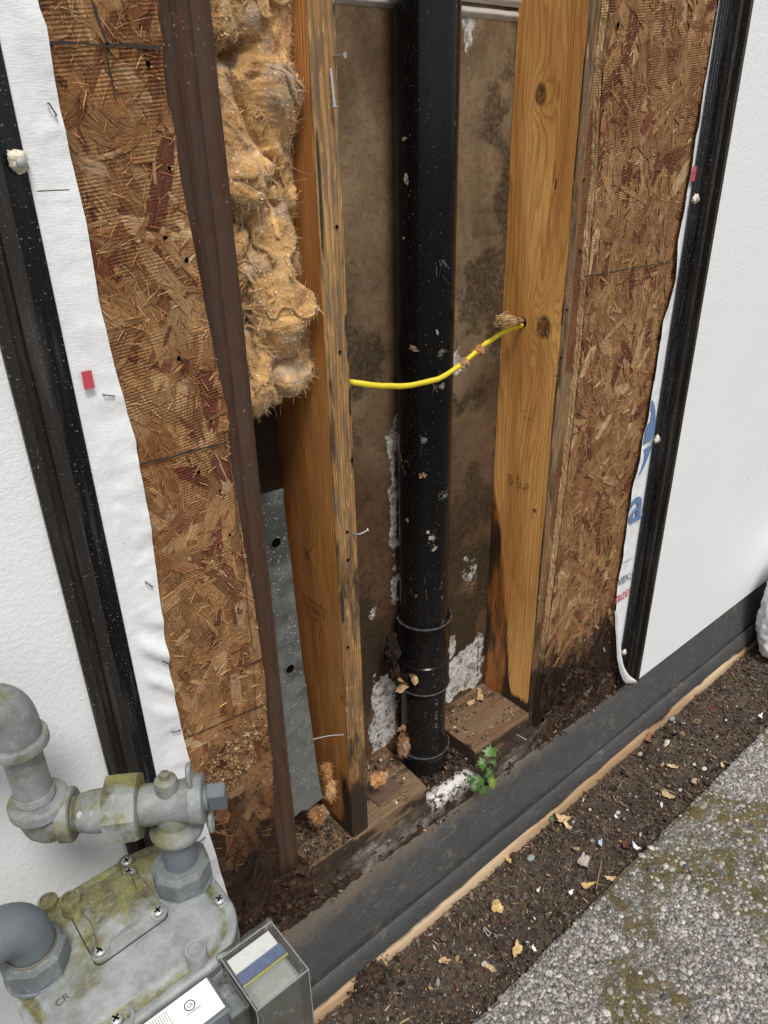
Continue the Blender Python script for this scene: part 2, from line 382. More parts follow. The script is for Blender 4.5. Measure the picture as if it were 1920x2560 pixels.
def m_attr(name, rough=.7, mul=1., spec=.3, nz=200, var=.35):
    n = N(name); g = n.geo(); k = n.noise(g, nz, 4, .65)
    c = n.attr(); col = n.mix(k, n.mix(1, c, (1-var,)*3, 'MULTIPLY'), n.mix(1, c, (1+var,)*3, 'MULTIPLY'))
    return n.out(col, rough, n.bump(k, .0006, .5), spec=spec)
def m_abs():
    n = N('black_pipe_plastic'); g = n.geo(); z = n.sep(g)[2]
    s1 = n.rng(n.noise(n.map(g, (130, 130, 30), rot=(.2, .3, 0)), 1, 5, .75), .635, .70)
    ar = n.rng(n.math('ADD', n.noise(n.map(g, loc=(0, 3, 0)), 11, 3), n.rng(z, 1.35, .3, -.12, .10)), .50, .64)
    sp = n.rng(n.noise(g, 330, 2, .5), .68, .74)
    haze = n.math('MULTIPLY', n.rng(z, 1.0, .3, .0, .045), n.noise(g, 30, 5, .7))
    k = n.math('MAXIMUM', n.math('MULTIPLY', n.math('MULTIPLY', s1, ar), .75), n.math('MULTIPLY', sp, .28))
    col = n.mix(haze, (.004, .004, .0045), (.30, .25, .2)); col = n.mix(k, col, (.42, .37, .31))
    return n.out(col, n.mix(k, (.19,)*3, (.8,)*3), n.bump(s1, .0006), spec=.2)
def m_galv():
    n = N('galvanized_steel'); g = n.geo(); a = n.vor(n.map(g, (1, 1, 1)), 60, 'F1', 'Color'); z = n.sep(g)[2]
    col = n.mix(n.math('MULTIPLY', n.sep(a)[0], .5), (.20, .21, .20), (.31, .32, .305)); col = n.mix(n.rng(n.math('ADD', n.noise(g, 18, 4), n.rng(z, .5, .9, -.1, .2)), .45, .75), col, (.085, .09, .085))
    col = n.specks(col, (.75, .75, .74), .655, 300, .42, .95)
    return n.out(col, .5, n.bump(n.noise(g, 40, 4), .0006), .6)
def m_meter(name='meter_paint', c0=(.195, .205, .200), c1=(.31, .325, .32), moss=1., back=True):
    n = N(name); g = n.geo(); a = n.noise(g, 40, 6, .65); b = n.noise(g, 300, 4, .7); P = n.sep(g)
    col = n.mix(n.rng(a, .3, .7), c0, c1); pit = n.rng(b, .62, .7); col = n.mix(n.math('MULTIPLY', pit, .35), col, (.12, .11, .09))
    lt = n.rng(n.noise(n.map(g, loc=(1, 7, 2)), 150, 5, .75), .50, .70); col = n.mix(n.math('MULTIPLY', lt, .22), col, (.50, .53, .55))
    m1 = n.noise(n.map(g, loc=(4, 1, 2)), 17, 5, .65)
    yy = n.rng(P[1], .475, .60, -.08, .25) if back else 0.07
    A = n.math('SUBTRACT', 1., n.sep(n.attr())[0])
    mk = n.rng(n.math('ADD', n.math('ADD', m1, yy), n.math('MULTIPLY', A, .28)), .52, .70)
    mk = n.math('MULTIPLY', mk, n.rng(n.noise(g, 260, 4, .7), .25, .55, .35, 1.)); mk = n.math('MULTIPLY', mk, moss)
    mc = n.mix(n.rng(n.noise(g, 50, 4, .7), .3, .7), (.075, .070, .036), (.185, .18, .055)); col = n.mix(mk, col, mc)
    return n.out(col, .5, n.bump(n.math('ADD', b, a), .0007, .6), spec=.4)
def m_flash():
    n = N('black_base_membrane'); g = n.geo()
    a = n.noise(n.map(g, (45, 90, 330), rot=(0, -.35, 0)), 1, 6, .8); ar = n.rng(n.noise(n.map(g, (1, 1, 2)), 8, 5, .65), .36, .58)
    k = n.math('MULTIPLY', n.math('MULTIPLY', n.rng(a, .50, .70), ar), .42); col = n.mix(n.noise(g, 12, 5), (.040, .040, .040), (.068, .068, .068))
    col = n.mix(k, col, (.25, .25, .25))
    du = n.rng(n.noise(g, 20, 7, .75), .56, .72); col = n.mix(n.math('MULTIPLY', du, .40), col, (.26, .215, .17))
    tz = n.rng(n.math('ADD', n.sep(g)[2], n.math('MULTIPLY', n.noise(g, 30, 5, .7), .05)), .165, .205); col = n.mix(n.math('MULTIPLY', tz, .75), col, (.15, .115, .085))
    col = n.specks(col, (.42, .36, .28), .68, 300, .5, .6)
    return n.out(col, .6, n.bump(n.math('ADD', a, n.noise(g, 90, 4)), .0014, .7), spec=.22)
def m_conc():
    n = N('stained_concrete'); g = n.geo(); a = n.noise(g, 16, 6, .65); b = n.noise(g, 190, 5, .7)
    col = n.mix(n.rng(a, .38, .7), (.055, .040, .028), (.30, .27, .235)); col = n.mix(n.rng(b, .5, .7), col, (.1, .075, .055))
    col = n.mix(n.rng(n.noise(n.map(g, (6, 6, 24)), 1, 5, .7), .42, .6), col, (.045, .030, .020))
    col = n.mix(n.math('MULTIPLY', n.math('SUBTRACT', 1., n.sep(n.attr())[0]), n.rng(n.noise(g, 75, 5, .7), .42, .52)), col, (.74, .70, .64))
    return n.out(col, .85, n.bump(n.math('ADD', a, b), .003, .6), spec=.2)
def m_soil():
    n = N('dark_soil'); g = n.geo(); a = n.noise(g, 12, 6, .65); b = n.noise(g, 220, 5, .75); c = n.vor(g, 170, 'F1', 'Color')
    col = n.mix(n.rng(a, .3, .7), (.050, .038, .030), (.105, .080, .062)); col = n.mix(n.rng(b, .5, .75), col, (.15, .115, .088))
    col = n.mix(n.rng(n.noise(n.map(g, loc=(3, 3, 3)), 250, 2), .66, .71), col, (.36, .27, .17))
    return n.out(col, .9, n.bump(n.math('ADD', b, n.sep(c)[0]), .003, .8), spec=.15)
def m_pave():
    n = N('exposed_aggregate'); g = n.geo(); b = n.noise(g, 300, 4, .75)
    A = n.attr(); al = n.attra()                                          # alpha 0 = mossy
    col = n.mix(n.rng(b, .35, .7), n.mix(1, A, (.55, .54, .52), 'MULTIPLY'), n.mix(1, A, (1.35, 1.33, 1.3), 'MULTIPLY'))
    lich = n.rng(n.noise(n.map(g, loc=(2, 9, 4)), 210, 4, .7), .5, .6)
    col = n.mix(n.math('MULTIPLY', lich, n.math('MULTIPLY', al, .45)), col, (.56, .545, .52))
    return n.out(col, .85, n.bump(b, .0014, .8), spec=.2)
def m_clear():
    n = N('clear_plastic'); g = n.geo(); b = n.b; k = n.noise(g, 90, 5, .7)
    tr = n.nd('ShaderNodeBsdfTransparent'); tr.inputs[0].default_value = (.97, .98, .975, 1)
    gl = n.nd('ShaderNodeBsdfGlossy'); gl.inputs['Roughness'].default_value = .08
    fr = n.nd('ShaderNodeFresnel'); fr.inputs[0].default_value = 1.5
    nb = n.bump(n.noise(g, 30, 3), .0015); n.put(gl.inputs['Normal'], nb); n.put(fr.inputs['Normal'], nb)
    df = n.nd('ShaderNodeBsdfDiffuse'); df.inputs[0].default_value = (.62, .62, .58, 1)
    m1 = n.nd('ShaderNodeMixShader'); n.put(m1.inputs[0], n.math('MULTIPLY_ADD', fr.outputs[0], .8, .01, cl=True)); n.put(m1.inputs[1], tr.outputs[0]); n.put(m1.inputs[2], gl.outputs[0])
    m2 = n.nd('ShaderNodeMixShader'); n.put(m2.inputs[0], n.rng(k, .55, .75, .03, .28)); n.put(m2.inputs[1], m1.outputs[0]); n.put(m2.inputs[2], df.outputs[0])
    n.t.links.new(m2.outputs[0], n.t.nodes['Material Output'].inputs[0]); return n.m

MS = m_siding(); MTB = m_trim('glossy_black_metal', (.0055, .006, .008), .22, .55); MTD = m_trim('dark_bronze_metal', (.022, .018, .016), .38, .5)
MW = m_wrap(); MO = m_osb(); MD = m_drywall(); MI = m_insul(); MF = m_attr('glass_fibres', .8, spec=.2, var=.1); MABS = m_abs(); MG = m_galv()
MM = m_meter(); MMP = m_meter('pipe_paint', (.155, .165, .165), (.240, .252, .25), .9, False); MMD = simple('dark_grey_paint', (.125, .14, .155), .5, var=.25, sc=70, bd=.0005)
MNUT = m_meter('nut_paint', (.105, .120, .130), (.170, .185, .195), .25, False); MFL = m_flash(); MC = m_conc(); MSO = m_soil(); MP = m_pave(); MCL = m_clear()
MCH = m_attr('debris', .9, spec=.08); MLEAF = m_attr('plant_leaf', .45, spec=.5, var=.25)
MNAIL = simple('steel_nail', (.42, .42, .41), .35, .8, bd=0); MSCR = simple('zinc_screw', (.42, .43, .42), .4, .5, var=.3, sc=300)
MYEL = simple('yellow_sheath', (.72, .56, .03), .35, var=.12, sc=120)
MINK = simple('stamp_ink', (.03, .022, .016), .7); MINKP = simple('faint_ink', (.09, .07, .05), .8); MBLU = simple('blue_print', (.115, .19, .36), .5); MRED = simple('red_print', (.50, .06, .08), .5)
MNAV = simple('navy_print', (.06, .09, .16), .5); MLAB = simple('white_label', (.80, .80, .79), .4, var=.06); MBLK = simple('black_plastic', (.015, .016, .018), .35); MGRN = simple('grey_module', (.34, .355, .33), .45, var=.3)
MLBL = simple('label_blue', (.09, .13, .27), .4, var=.5, sc=260); MLYE = simple('label_yellow', (.42, .40, .10), .5)
MBAG = simple('white_plastic_bag', (.80, .81, .82), .35, var=.05, bd=.001, bsc=120); MFOAM = simple('cream_sealant', (.66, .60, .48), .7, var=.3, sc=200, bd=.0015)
MHOLE = simple('dark_hole', (.005, .003, .002), 1., spec=0.); MTAN = m_wood('tan_board', (.64, .50, .36), (.50, .37, .25), line=.3, seed=5, rough=.7)
MROT = m_attr('rotten_wood', .95, spec=.05, nz=260, var=.6)
MTAPE = simple('ceiling_tape', (.42, .38, .33), .7, var=.3, sc=50)
S1 = m_wood('dark_treated_stud', (.080, .040, .025), (.036, .020, .013), ring=.019, seed=1, line=.5, rough=.65, specks=1., wob=.02, weather=.55)
S2S = m_wood('stud_side_orange', (.60, .30, .105), (.28, .105, .028), [(.051, .782, .009, .014, .014), (.115, .56, .003, .005, .006)], ring=.0040, seed=2, wob=.045, line=.85)
S2F = m_wood('stud_edge_weathered', (.43, .265, .115), (.22, .115, .045), ring=.0045, weather=.75, seed=3)
S3S = m_wood('stud_side_honey', (.80, .455, .165), (.50, .215, .058), [(.051, 1.362, .0135, .019, .026), (.0875, 1.036, .0185, .024, .034), (.098, .713, .005, .006, .010)], ring=.0085, seed=4, wob=.15, line=.55, rough=.5)
S3F = m_wood('stud_edge_grey', (.33, .215, .115), (.17, .10, .05), ring=.004, weather=.8, seed=6)
PLT = m_wood('plate_wood', (.185, .125, .082), (.085, .054, .036), ring=.008, seed=7, rough=.8, specks=1.3, line=.35, wob=.1)

# ------------------------------------------------------------------ ground and pavement
def strip_grid(x0, x1, y0, y1, st):
    nx = int((x1-x0)/st)+1; ny = int((y1-y0)/st)+1
    return grid(nx, ny, lambda u, v: V3(x0+(x1-x0)*u, y0+(y1-y0)*v, 0*u))
g = G()
PE = .466                                                               # pavement edge
P, f, _, _ = strip_grid(-.3, 2.6, .44, .70, .0030)
P[:, 2] = .006*fbm(P*14, 4, 3)+.0035*fbm(P*120, 3, 5)-.004+.006*sm(.52, .47, P[:, 1])-.004*sm(.62, .645, P[:, 1])
g.add(P, f)
for (xa, xb, ya, yb) in ((-40, -.3, -40, 40), (2.6, 40, -40, 40), (-.3, 2.6, .70, 40), (-.3, 2.6, -40, .44)):
    g.add([[xa, ya, -.012], [xb, ya, -.012], [xb, yb, -.012], [xa, yb, -.012]], [(0, 1, 2, 3)])
soil = g.build('soil', MSO, smooth=60); tag(soil, 'dark brown soil bed between the wall and the pavement', kind='structure')

g = G()
MX0, MX1, MY0 = .30, 2.1, .0
def mossf(P): return sm(-.02, .20, fbm(V3(P[..., 0]*4.2, P[..., 1]*4.2, 0*P[..., 0]+3.3), 4, 21)+1.2*(.40-P[..., 1])+.22*sm(.9, 1.15, P[..., 0]))
def edgey(x): return PE+.004*fbm(V3(x*30, 0*x, 0*x), 3, 8)
P, f, _, _ = grid(600, 160, lambda u, v: V3(MX0+(MX1-MX0)*u, MY0+(PE-MY0)*v, 0*u+.018))
mo = mossf(P)*sm(-.35, .2, fbm(P*38, 4, 71)); P[:, 2] += .0022*fbm(P*160, 3, 2)+.004*mo*fbm(P*60, 3, 9)+.001*mo
e = P[:, 1] > PE-.0045; P[:, 1] = np.where(P[:, 1] > PE-1e-4, edgey(P[:, 0]), P[:, 1]); P[:, 2] -= np.where(e, .003, 0)
k1 = fbm(P*50, 4, 12)[:, None]*.5+.5; k2 = fbm(P*180, 3, 13)[:, None]*.5+.5
cm = np.array([.085, .070, .045])*(1-k1)+np.array([.165, .135, .055])*k1*(.5+k2*.9); cb = np.array([.15, .135, .115])*(.5+k2*.8)
c = cb*(1-mo[:, None])+cm*mo[:, None]; g.add(P, f, 0, np.hstack([c, 1-mo[:, None]]))
# front skirt and the wider slab
x = np.linspace(MX0, MX1, 600); A = V3(x, edgey(x), 0*x+.015); B = V3(x, edgey(x)+.002*noise(A*90), 0*x-.02); nn = len(x); i = np.arange(nn-1)
g.add(np.vstack([A, B]), np.stack([i, i+1, nn+i+1, nn+i], 1), 0, (.16, .14, .12, 1))
for (xa, xb, ya, yb) in ((-20, MX0, -20, PE), (MX1, 20, -20, PE), (MX0, MX1, -20, MY0)):
    g.add([[xa, ya, .018], [xb, ya, .018], [xb, yb, .018], [xa, yb, .018], [xa, yb, -.02], [xb, yb, -.02]], [(0, 1, 2, 3), (3, 2, 5, 4)], 0, (.2, .18, .15, 1))
# aggregate stones set in the slab surface
sp = .0064; xs = np.arange(MX0, MX1, sp); ys = np.arange(MY0, PE-.001, sp); X, Y = np.meshgrid(xs, ys, indexing='ij')
X = (X+R.uniform(-.45, .45, X.shape)*sp).ravel(); Y = (Y+R.uniform(-.45, .45, Y.shape)*sp).ravel(); C = V3(X, Y, 0*X+.018)
mo = mossf(C); keep = (R.random(len(X)) > mo*.52) & (Y < PE-.0015); C = C[keep]; mo = mo[keep]; n = len(C)
# template: half dome 8x4
nu, nv = 9, 5; uu, vv = np.meshgrid(np.arange(nu)/nu*2*math.pi, np.array([0, .38, .72, 1.0, 1.25])*math.pi/2, indexing='ij')
T = V3(np.cos(uu)*np.sin(vv), np.sin(uu)*np.sin(vv), np.cos(vv)).reshape(-1, 3); ring = np.broadcast_to(np.array([0, .1, .75, 1, .8]), (nu, nv)).ravel()
i, j = np.meshgrid(np.arange(nu), np.arange(nv-1), indexing='ij'); i = i.ravel(); j = j.ravel(); TF = np.stack([i*nv+j, i*nv+j+1, ((i+1) % nu)*nv+j+1, ((i+1) % nu)*nv+j], 1)
rr = np.clip(R.lognormal(-5.60, .36, n), .0017, .0075); asp = R.uniform(.55, 1, n); an = R.uniform(0, math.pi, n); hh = R.uniform(.45, .95, n)
Q = T[None]*np.stack([rr, rr*asp, rr*hh], 1)[:, None]; Q = Q*(1+.30*noise(T[None]*1.7+R.uniform(0, 99, (n, 1, 3)), 4)[..., None])
ca, sa = np.cos(an)[:, None], np.sin(an)[:, None]; Q = np.stack([Q[..., 0]*ca-Q[..., 1]*sa, Q[..., 0]*sa+Q[..., 1]*ca, Q[..., 2]], -1)+C[:, None]+np.array([0, 0, -.0006])
pal = np.array([[.23, .225, .21], [.14, .14, .14], [.34, .32, .29], [.17, .15, .125], [.42, .41, .39], [.26, .21, .165], [.085, .09, .095], [.5, .48, .45]])
cc = pal[R.integers(0, len(pal), n)]*R.uniform(.6, 1.25, (n, 1))
rim = (np.array([.70, .68, .65])*R.uniform(.35, 1.15, (n, 1)))[:, None]; w = (ring[None, :, None]*R.uniform(.1, 1., (n, 1, 1)))
cc = cc[:, None]*(1-w)+rim*w; cc = np.concatenate([cc, np.broadcast_to((1-mo)[:, None, None], (*cc.shape[:2], 1))], -1)
FF = (TF[None]+(np.arange(n)*nu*nv)[:, None, None]).reshape(-1, 4); g.add(Q.reshape(-1, 3), FF, 0, cc.reshape(-1, 4))
pave = g.build('pavement', MP, smooth=180); tag(pave, 'exposed aggregate concrete pavement with moss and lichen', kind='structure')

# loose crumbs of bark, gravel and wood lying on the soil (uncountable)
def chips(g, n, cen, size, pal, wts, seed=0, flat=.25, nrm=(0, 0, 1), lift=.3, asp=(.35, 1)):
    r = np.random.default_rng(seed); pal = np.array(pal); w = np.array(wts, float); w /= w.sum()
    s_ = size(r, n); a = r.uniform(0, 2*math.pi, n); el = r.uniform(*asp, n)
    B = np.array([[1, 0, 0], [.45, .8, 0], [-.5, .75, 0], [-1, 0, 0], [-.4, -.85, 0], [.55, -.7, 0]])
    B = np.vstack([B*[1, 1, 0]+[0, 0, .5], B*[1.08, 1.08, 0]-[0, 0, .5]]); Q = B[None]*(1+.28*r.uniform(-1, 1, (n, 12, 3)))
    Q = Q*np.stack([s_, s_*el, s_*flat*r.uniform(.5, 1.6, n)], 1)[:, None]
    x, y, t = frame(nrm)
    ca, sa = np.cos(a)[:, None], np.sin(a)[:, None]; Q = np.stack([Q[..., 0]*ca-Q[..., 1]*sa, Q[..., 0]*sa+Q[..., 1]*ca, Q[..., 2]], -1)
    tx, ty = r.normal(0, lift, (2, n, 1)); Q[..., 2] += Q[..., 0]*tx+Q[..., 1]*ty
    Q = Q[..., :1]*x+Q[..., 1:2]*y+Q[..., 2:]*t+cen[:, None]
    f = np.array([(0, 1, 7, 6), (1, 2, 8, 7), (2, 3, 9, 8), (3, 4, 10, 9), (4, 5, 11, 10), (5, 0, 6, 11), (0, 3, 2, 1), (0, 5, 4, 3)])
    FF = (f[None]+(np.arange(n)*12)[:, None, None]).reshape(-1, 4); cc = pal[r.choice(len(pal), n, p=w)]*r.uniform(.65, 1.3, (n, 1))
    cc = np.concatenate([cc, np.ones((n, 1))], 1); g.add(Q.reshape(-1, 3), FF, 0, np.repeat(cc, 12, 0)); return g
SZ = lambda a, b: (lambda r, n: np.clip(r.lognormal(math.log(a), .55, n), a*.4, b))
DP = [(.060, .043, .033), (.036, .026, .020), (.095, .066, .047), (.15, .108, .074), (.30, .20, .10), (.20, .19, .18), (.48, .46, .43), (.17, .035, .016)]
g = G(); n = 22000
cx = R.uniform(.2, 2.4, n); cy = R.uniform(PE+.0, .644, n); C = V3(cx, cy, .006*fbm(V3(cx*14, cy*14, 0*cx), 4, 3)+R.uniform(-.004, .004, n)+.006*sm(.52, .47, cy))
chips(g, n, C, SZ(.0013, .008), DP, [24, 16, 26, 20, 5, 6, 2.2, .9], 5, .3, lift=.5)
n = 420; cx = R.uniform(.3, 2.1, n); cy = R.uniform(PE+.004, .640, n); chips(g, n, V3(cx, cy, .006*fbm(V3(cx*14, cy*14, 0*cx), 4, 3)+.006*sm(.52, .47, cy)), SZ(.0042, .011), DP[:4]+[(.12, .05, .03)], [5, 3, 5, 3, 1], 15, .28, lift=.5, asp=(.3, .9))
n = 900; cx = R.uniform(.3, 2.1, n); cy = R.uniform(PE+.002, .643, n); chips(g, n, V3(cx, cy, .0015+.006*fbm(V3(cx*14, cy*14, 0*cx), 4, 3)+.006*sm(.52, .47, cy)), SZ(.0036, .010), [(.30, .22, .12), (.16, .11, .07), (.42, .33, .2), (.07, .05, .035)], [4, 5, 2, 5], 16, .12, lift=.3, asp=(.08, .2))
debris = g.build('soil_crumbs', MCH, smooth=0); tag(debris, 'fine bark crumbs and grit covering the soil bed', kind='stuff')

# ------------------------------------------------------------------ foundation
g = G()
P, f, _, _ = grid(900, 40, lambda u, v: V3(-.6+3.4*u, .700+0*u, -.05+.274*v)); P[:, 1] += .0025*fbm(P*70, 3, 4)
wh = 1-sm(.018, .0, np.abs(P[:, 0]-.745)-.045)*sm(.19, .215, P[:, 2]); g.add(P, f, 0, np.stack([wh, wh, wh, wh*0+1], 1))
P, f, _, _ = grid(900, 40, lambda u, v: V3(-.6+3.4*u, .700+.16*v, .224+0*u)); P[:, 2] += .0015*fbm(P*70, 3, 4)
wh = 1-sm(.018, .0, np.abs(P[:, 0]-.745)-.045)*sm(.735, .712, P[:, 1]); g.add(P, f, 0, np.stack([wh, wh, wh, wh*0+1], 1))
box(g, (-3, .7005, -.05), (-.6, .86, .224)); box(g, (2.8, .7005, -.05), (6, .86, .224))
fo = g.build('foundation', MC, smooth=40); tag(fo, 'pale dirty concrete foundation edge under the rotten sill', 'foundation')

def paintcol(rot, red=None):
    rot = np.clip(rot, 0, 1); red = rot*0 if red is None else np.clip(red, 0, 1); return np.stack([1-rot, 1-red, rot*0+1, rot*0+1], 1)
# ------------------------------------------------------------------ base flashing
def toparc(x): return np.interp(x, [-3, .3, .42, .52, .7, 1.0, 1.35, 3], [.2, .196, .190, .182, .174, .168, .162, .160])
g = G()
nX = 700; xs = np.concatenate([np.linspace(-3, 0, 12)[:-1], np.linspace(0, 2.6, nX), np.linspace(2.6, 6, 12)[1:]])
def prof(x):
    t = toparc(x)+.0012*noise(V3(x*45, 0*x, 0*x), 4); r = [(.7065, t-.006), (.7000, t-.001), (.6965, t-.002)]
    for k in np.linspace(.06, 1, 12): r.append((.6965+(.664-.6965)*k-.0015*math.sin(k*math.pi), t-.002+(.072-t+.002)*k))
    r += [(.6660, .0690), (.6720, .0600), (.6700, .0570), (.6645, .0570), (.6632, .0655), (.6618, .0664)]
    for k in np.linspace(0.05, 1, 9): a = k*1.35; r.append((.6605-.0135*math.sin(a), .0655-.034*(1-math.cos(a))/(1-math.cos(1.35))))
    r += [(.6520, .0300)]
    return r
pr = [prof(x) for x in xs]; m = len(pr[0])
Y = np.array([[q[0] for q in p] if np.ndim(p[0][0]) == 0 else p for p in pr]); Z = np.array([[float(q[1]) for q in p] for p in pr])
X = np.repeat(xs[:, None], m, 1); P = V3(X, Y, Z); wv = (fbm(P*[9, 9, 22], 4, 8)[..., None]*.0020+fbm(P*[60, 60, 90], 3, 6)[..., None]*.0005)*sm(.060, .085, P[..., 2])[..., None]+.0006*fbm(P*[5, 1, 1], 2, 8)[..., None]
P = P+wv*np.array([0, -1., -.2]); i, j = np.meshgrid(np.arange(len(xs)-1), np.arange(m-1), indexing='ij'); a = (i*m+j).ravel()
g.add(P.reshape(-1, 3), np.stack([a, a+1, a+m+1, a+m], 1))
fl = g.build('base_flashing', MFL, smooth=50); tag(fl, 'long black membrane flashing with a groove along the foot of the wall', 'flashing')
g = G()
P, f, u, v = grid(500, 7, lambda u, v: V3(-1+4.5*u, .6525-.006*np.minimum(v*3, 1)+.0*u, .0335-.05*v)); P[:, 1] += .0004*fbm(P*[12, 1, 1], 3, 2); P[:, 2] += .0008*fbm(P*[9, 1, 1], 3, 9)*(P[:, 2] > .03); tq = fbm(P*[7, 1, 1], 4, 19)
g.add(P, f, 0, paintcol(np.clip(.75*sm(.012, .032, P[:, 2]+.014*tq)+.5*sm(1.0, 1.5, P[:, 0])*sm(-.2, .3, tq), 0, 1)), np.stack([P[:, 2]+.3, P[:, 0]], 1))
P, f, u, v = grid(500, 3, lambda u, v: V3(-1+4.5*u, .6525+.02*v, .0332+0*u)); g.add(P, f, 0, (1, 1, 1, 1), np.stack([P[:, 1], P[:, 0]], 1))
tb = g.build('skirt_board', MTAN, smooth=40); tag(tb, 'thin tan board edge showing below the black flashing, against the soil', 'board')

# ------------------------------------------------------------------ drywall at the back of the bays
g = G()
P, f, _, _ = grid(330, 620, lambda u, v: V3(.40+.66*u, .8385+0*u, .22+1.45*v)); x, z = P[:, 0], P[:, 2]
n1 = fbm(P*9, 4, 31); n2 = fbm(P*40, 4, 32); n3 = fbm(P*[14, 1, 5], 4, 33)
torn = np.zeros(len(P))
for (ax_, bx_, ay_, by_, s_) in ((842, 858, 960, 1290, 1.), (848, 858, 900, 960, 1), (800, 856, 1470, 1590, 1.), (838, 856, 1400, 1470, .9), (962, 1030, 1425, 1475, 1.), (965, 985, 1380, 1430, .8), (1006, 1020, 45, 90, 1), (1010, 1018, 110, 150, .6), (978, 992, 755, 790, .8), (1035, 1040, 1370, 1460, .9), (1000, 1035, 1200, 1260, .45), (795, 815, 1300, 1340, .4)):
    p_, q_ = dY(ax_, ay_, .8385), dY(bx_, by_, .8385); xa, xb, za, zb = p_[0]+.005, q_[0]-.004, min(p_[2], q_[2])+.004, max(p_[2], q_[2])-.004
    torn = np.maximum(torn, s_*sm(.016, -.006, np.maximum(np.maximum(xa-x, x-xb), (np.maximum(za-z, z-zb))*.7)+.020*n2+.010*n1))
wet_shade = sm(1.15, .60, z+.22*n1+.06*n3)*.9; wet_shade = np.maximum(wet_shade, .95*sm(.9, .65, z+.12*n1)); wet_shade = np.maximum(wet_shade, sm(.60, .57, x))  # last term darkens the left bay's back wall as painted shade
mould_shade = .12+.45*sm(-.1, .4, fbm(P*[12, 1, 7], 3, 41))*sm(1.45, 1.1, z)*sm(.5, .8, z); mould_shade = np.maximum(mould_shade, .8*sm(.1, .5, n1+.3)*sm(1.3, 1.0, z))*sm(1.5, 1.2, z)
mould_shade = np.maximum(mould_shade, .75*sm(-.1, .3, fbm(P*[10, 1, 10], 3, 47))*sm(.8, .84, x)); mould_shade = np.maximum(mould_shade, 1.*sm(.60, .57, x))  # last term blackens the left bay's back: shade of the deep corner in the colour
P[:, 1] += .0016*sm(.4, .6, torn)+.002*fbm(P*60, 3, 3)*torn-.0010*np.abs(fbm(P*24, 3, 39))*sm(1.0, .5, z)
dry = g.add(P, f, 0, np.stack([1-mould_shade, 1-torn, 1-wet_shade, 0*x+1], 1))
box(g, (-3, .8415, .2), (6, .853, 2.5), 0, (1, 1, .5, 1))
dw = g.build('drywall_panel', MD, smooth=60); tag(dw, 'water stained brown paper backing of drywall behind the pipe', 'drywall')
g = G(); P, f, _, _ = grid(120, 8, lambda u, v: V3(.40+.62*u, .8345+.004*np.abs(v-.5)*2, 1.455+.012*v)); P[:, 2] += .0006*noise(P*60); g.add(P, f)
P, f, _, _ = grid(120, 8, lambda u, v: V3(.40+.62*u, .8315+.004*np.abs(v-.5)*2, 1.471+.016*v)); g.add(P, f)
jt = g.build('joint_tape', MTAPE, dw, smooth=40)
for (s_, px, py, sz) in (('WPE S CVA6', 1088, 452, .010), ('AV', 1088, 475, .010), ('DE 12/48/H 05:40', 1090, 500, .010)):
    o = dY(px, py, .8365); text('printed_code', s_, sz, o, (-1, 0, 0), (0, 0, 1), MINKP, dw)

# ------------------------------------------------------------------ studs
def stud(name, x0, x1, z0, z1, mats, label, paint, dz=.0035, y0=.7125, y1=.8375, edge=None, group='wall studs'):
    W = x1-x0; D = y1-y0; r = .003
    prof = [(x0, y1-D*k) for k in np.linspace(0, 1, 36)[:-1]]; prof[-1] = (x0, y0+r*1.2)
    prof += [(x0+r*(1-math.cos(a)), y0+r*(1-math.sin(a))) for a in np.linspace(0, math.pi/2, 5)]
    prof += [(x0+r+(W-2*r)*k, y0) for k in np.linspace(0, 1, 12)[1:-1]]
    prof += [(x1-r*(1-math.sin(a)), y0+r*(1-math.cos(a))) for a in np.linspace(0, math.pi/2, 5)]
    prof += [(x1, y0+r+(D-r)*k) for k in (0.3, .65, 1.)]
    pr = np.array(prof); u = np.concatenate([[0], np.cumsum(np.linalg.norm(np.diff(pr, axis=0), axis=1))]); m = len(pr)
    zz = np.arange(z0, z1+dz, dz); n = len(zz); P = V3(pr[:, 0][:, None], pr[:, 1][:, None], zz[None]).reshape(-1, 3)
    Uu = np.repeat(u, n); i, j = np.meshgrid(np.arange(m-1), np.arange(n-1), indexing='ij'); a = (i*n+j).ravel()
    mat = np.where((u[i.ravel()] > D-.004) & (u[i.ravel()] < D+W+.002), 1, 0)
    front = sm(D-.006, D, Uu)*sm(D+W+.004, D+W-.002, Uu)
    nz = fbm(np.stack([Uu*90, P[:, 2]*14, 0*Uu+x0*7], 1), 4, 5); P[:, 1] += front*(.0016*nz+.0010*np.maximum(noise(np.stack([Uu*40, P[:, 2]*60, 0*Uu], 1), 6)-.3, 0))
    P[:, 0] += (1-front)*.0008*nz*(Uu < D); 
    if edge is not None: P = edge(P, Uu, D)
    col = paint(Uu, P[:, 2], D) if paint else np.ones((len(P), 4))
    t = thing('wall_stud', ((x0+x1)/2, y0, z0), label, 'stud', group)
    G().add(P, np.stack([a, a+n, a+n+1, a+1], 1), mat, col, np.stack([Uu, P[:, 2]], 1)).build('timber', mats, t, smooth=50)
    return t
def paintcol(rot, red=None):
    rot = np.clip(rot, 0, 1); red = rot*0 if red is None else np.clip(red, 0, 1); return np.stack([1-rot, 1-red, rot*0+1, rot*0+1], 1)
def nz2(u, z, a, b, s_): return fbm(np.stack([u*a, z*b, 0*u+s_], 1), 4, s_)
def p1(u, z, D): return paintcol(sm(.36, .27, z+.02*nz2(u, z, 60, 20, 3)))
def e1(P, U, D):
    w = sm(D, D+.02, U); P[:, 1] += .0022*np.sin((U-D)*420)*sm(D-.002, D+.003, U)*sm(D+.045, D+.038, U); return P
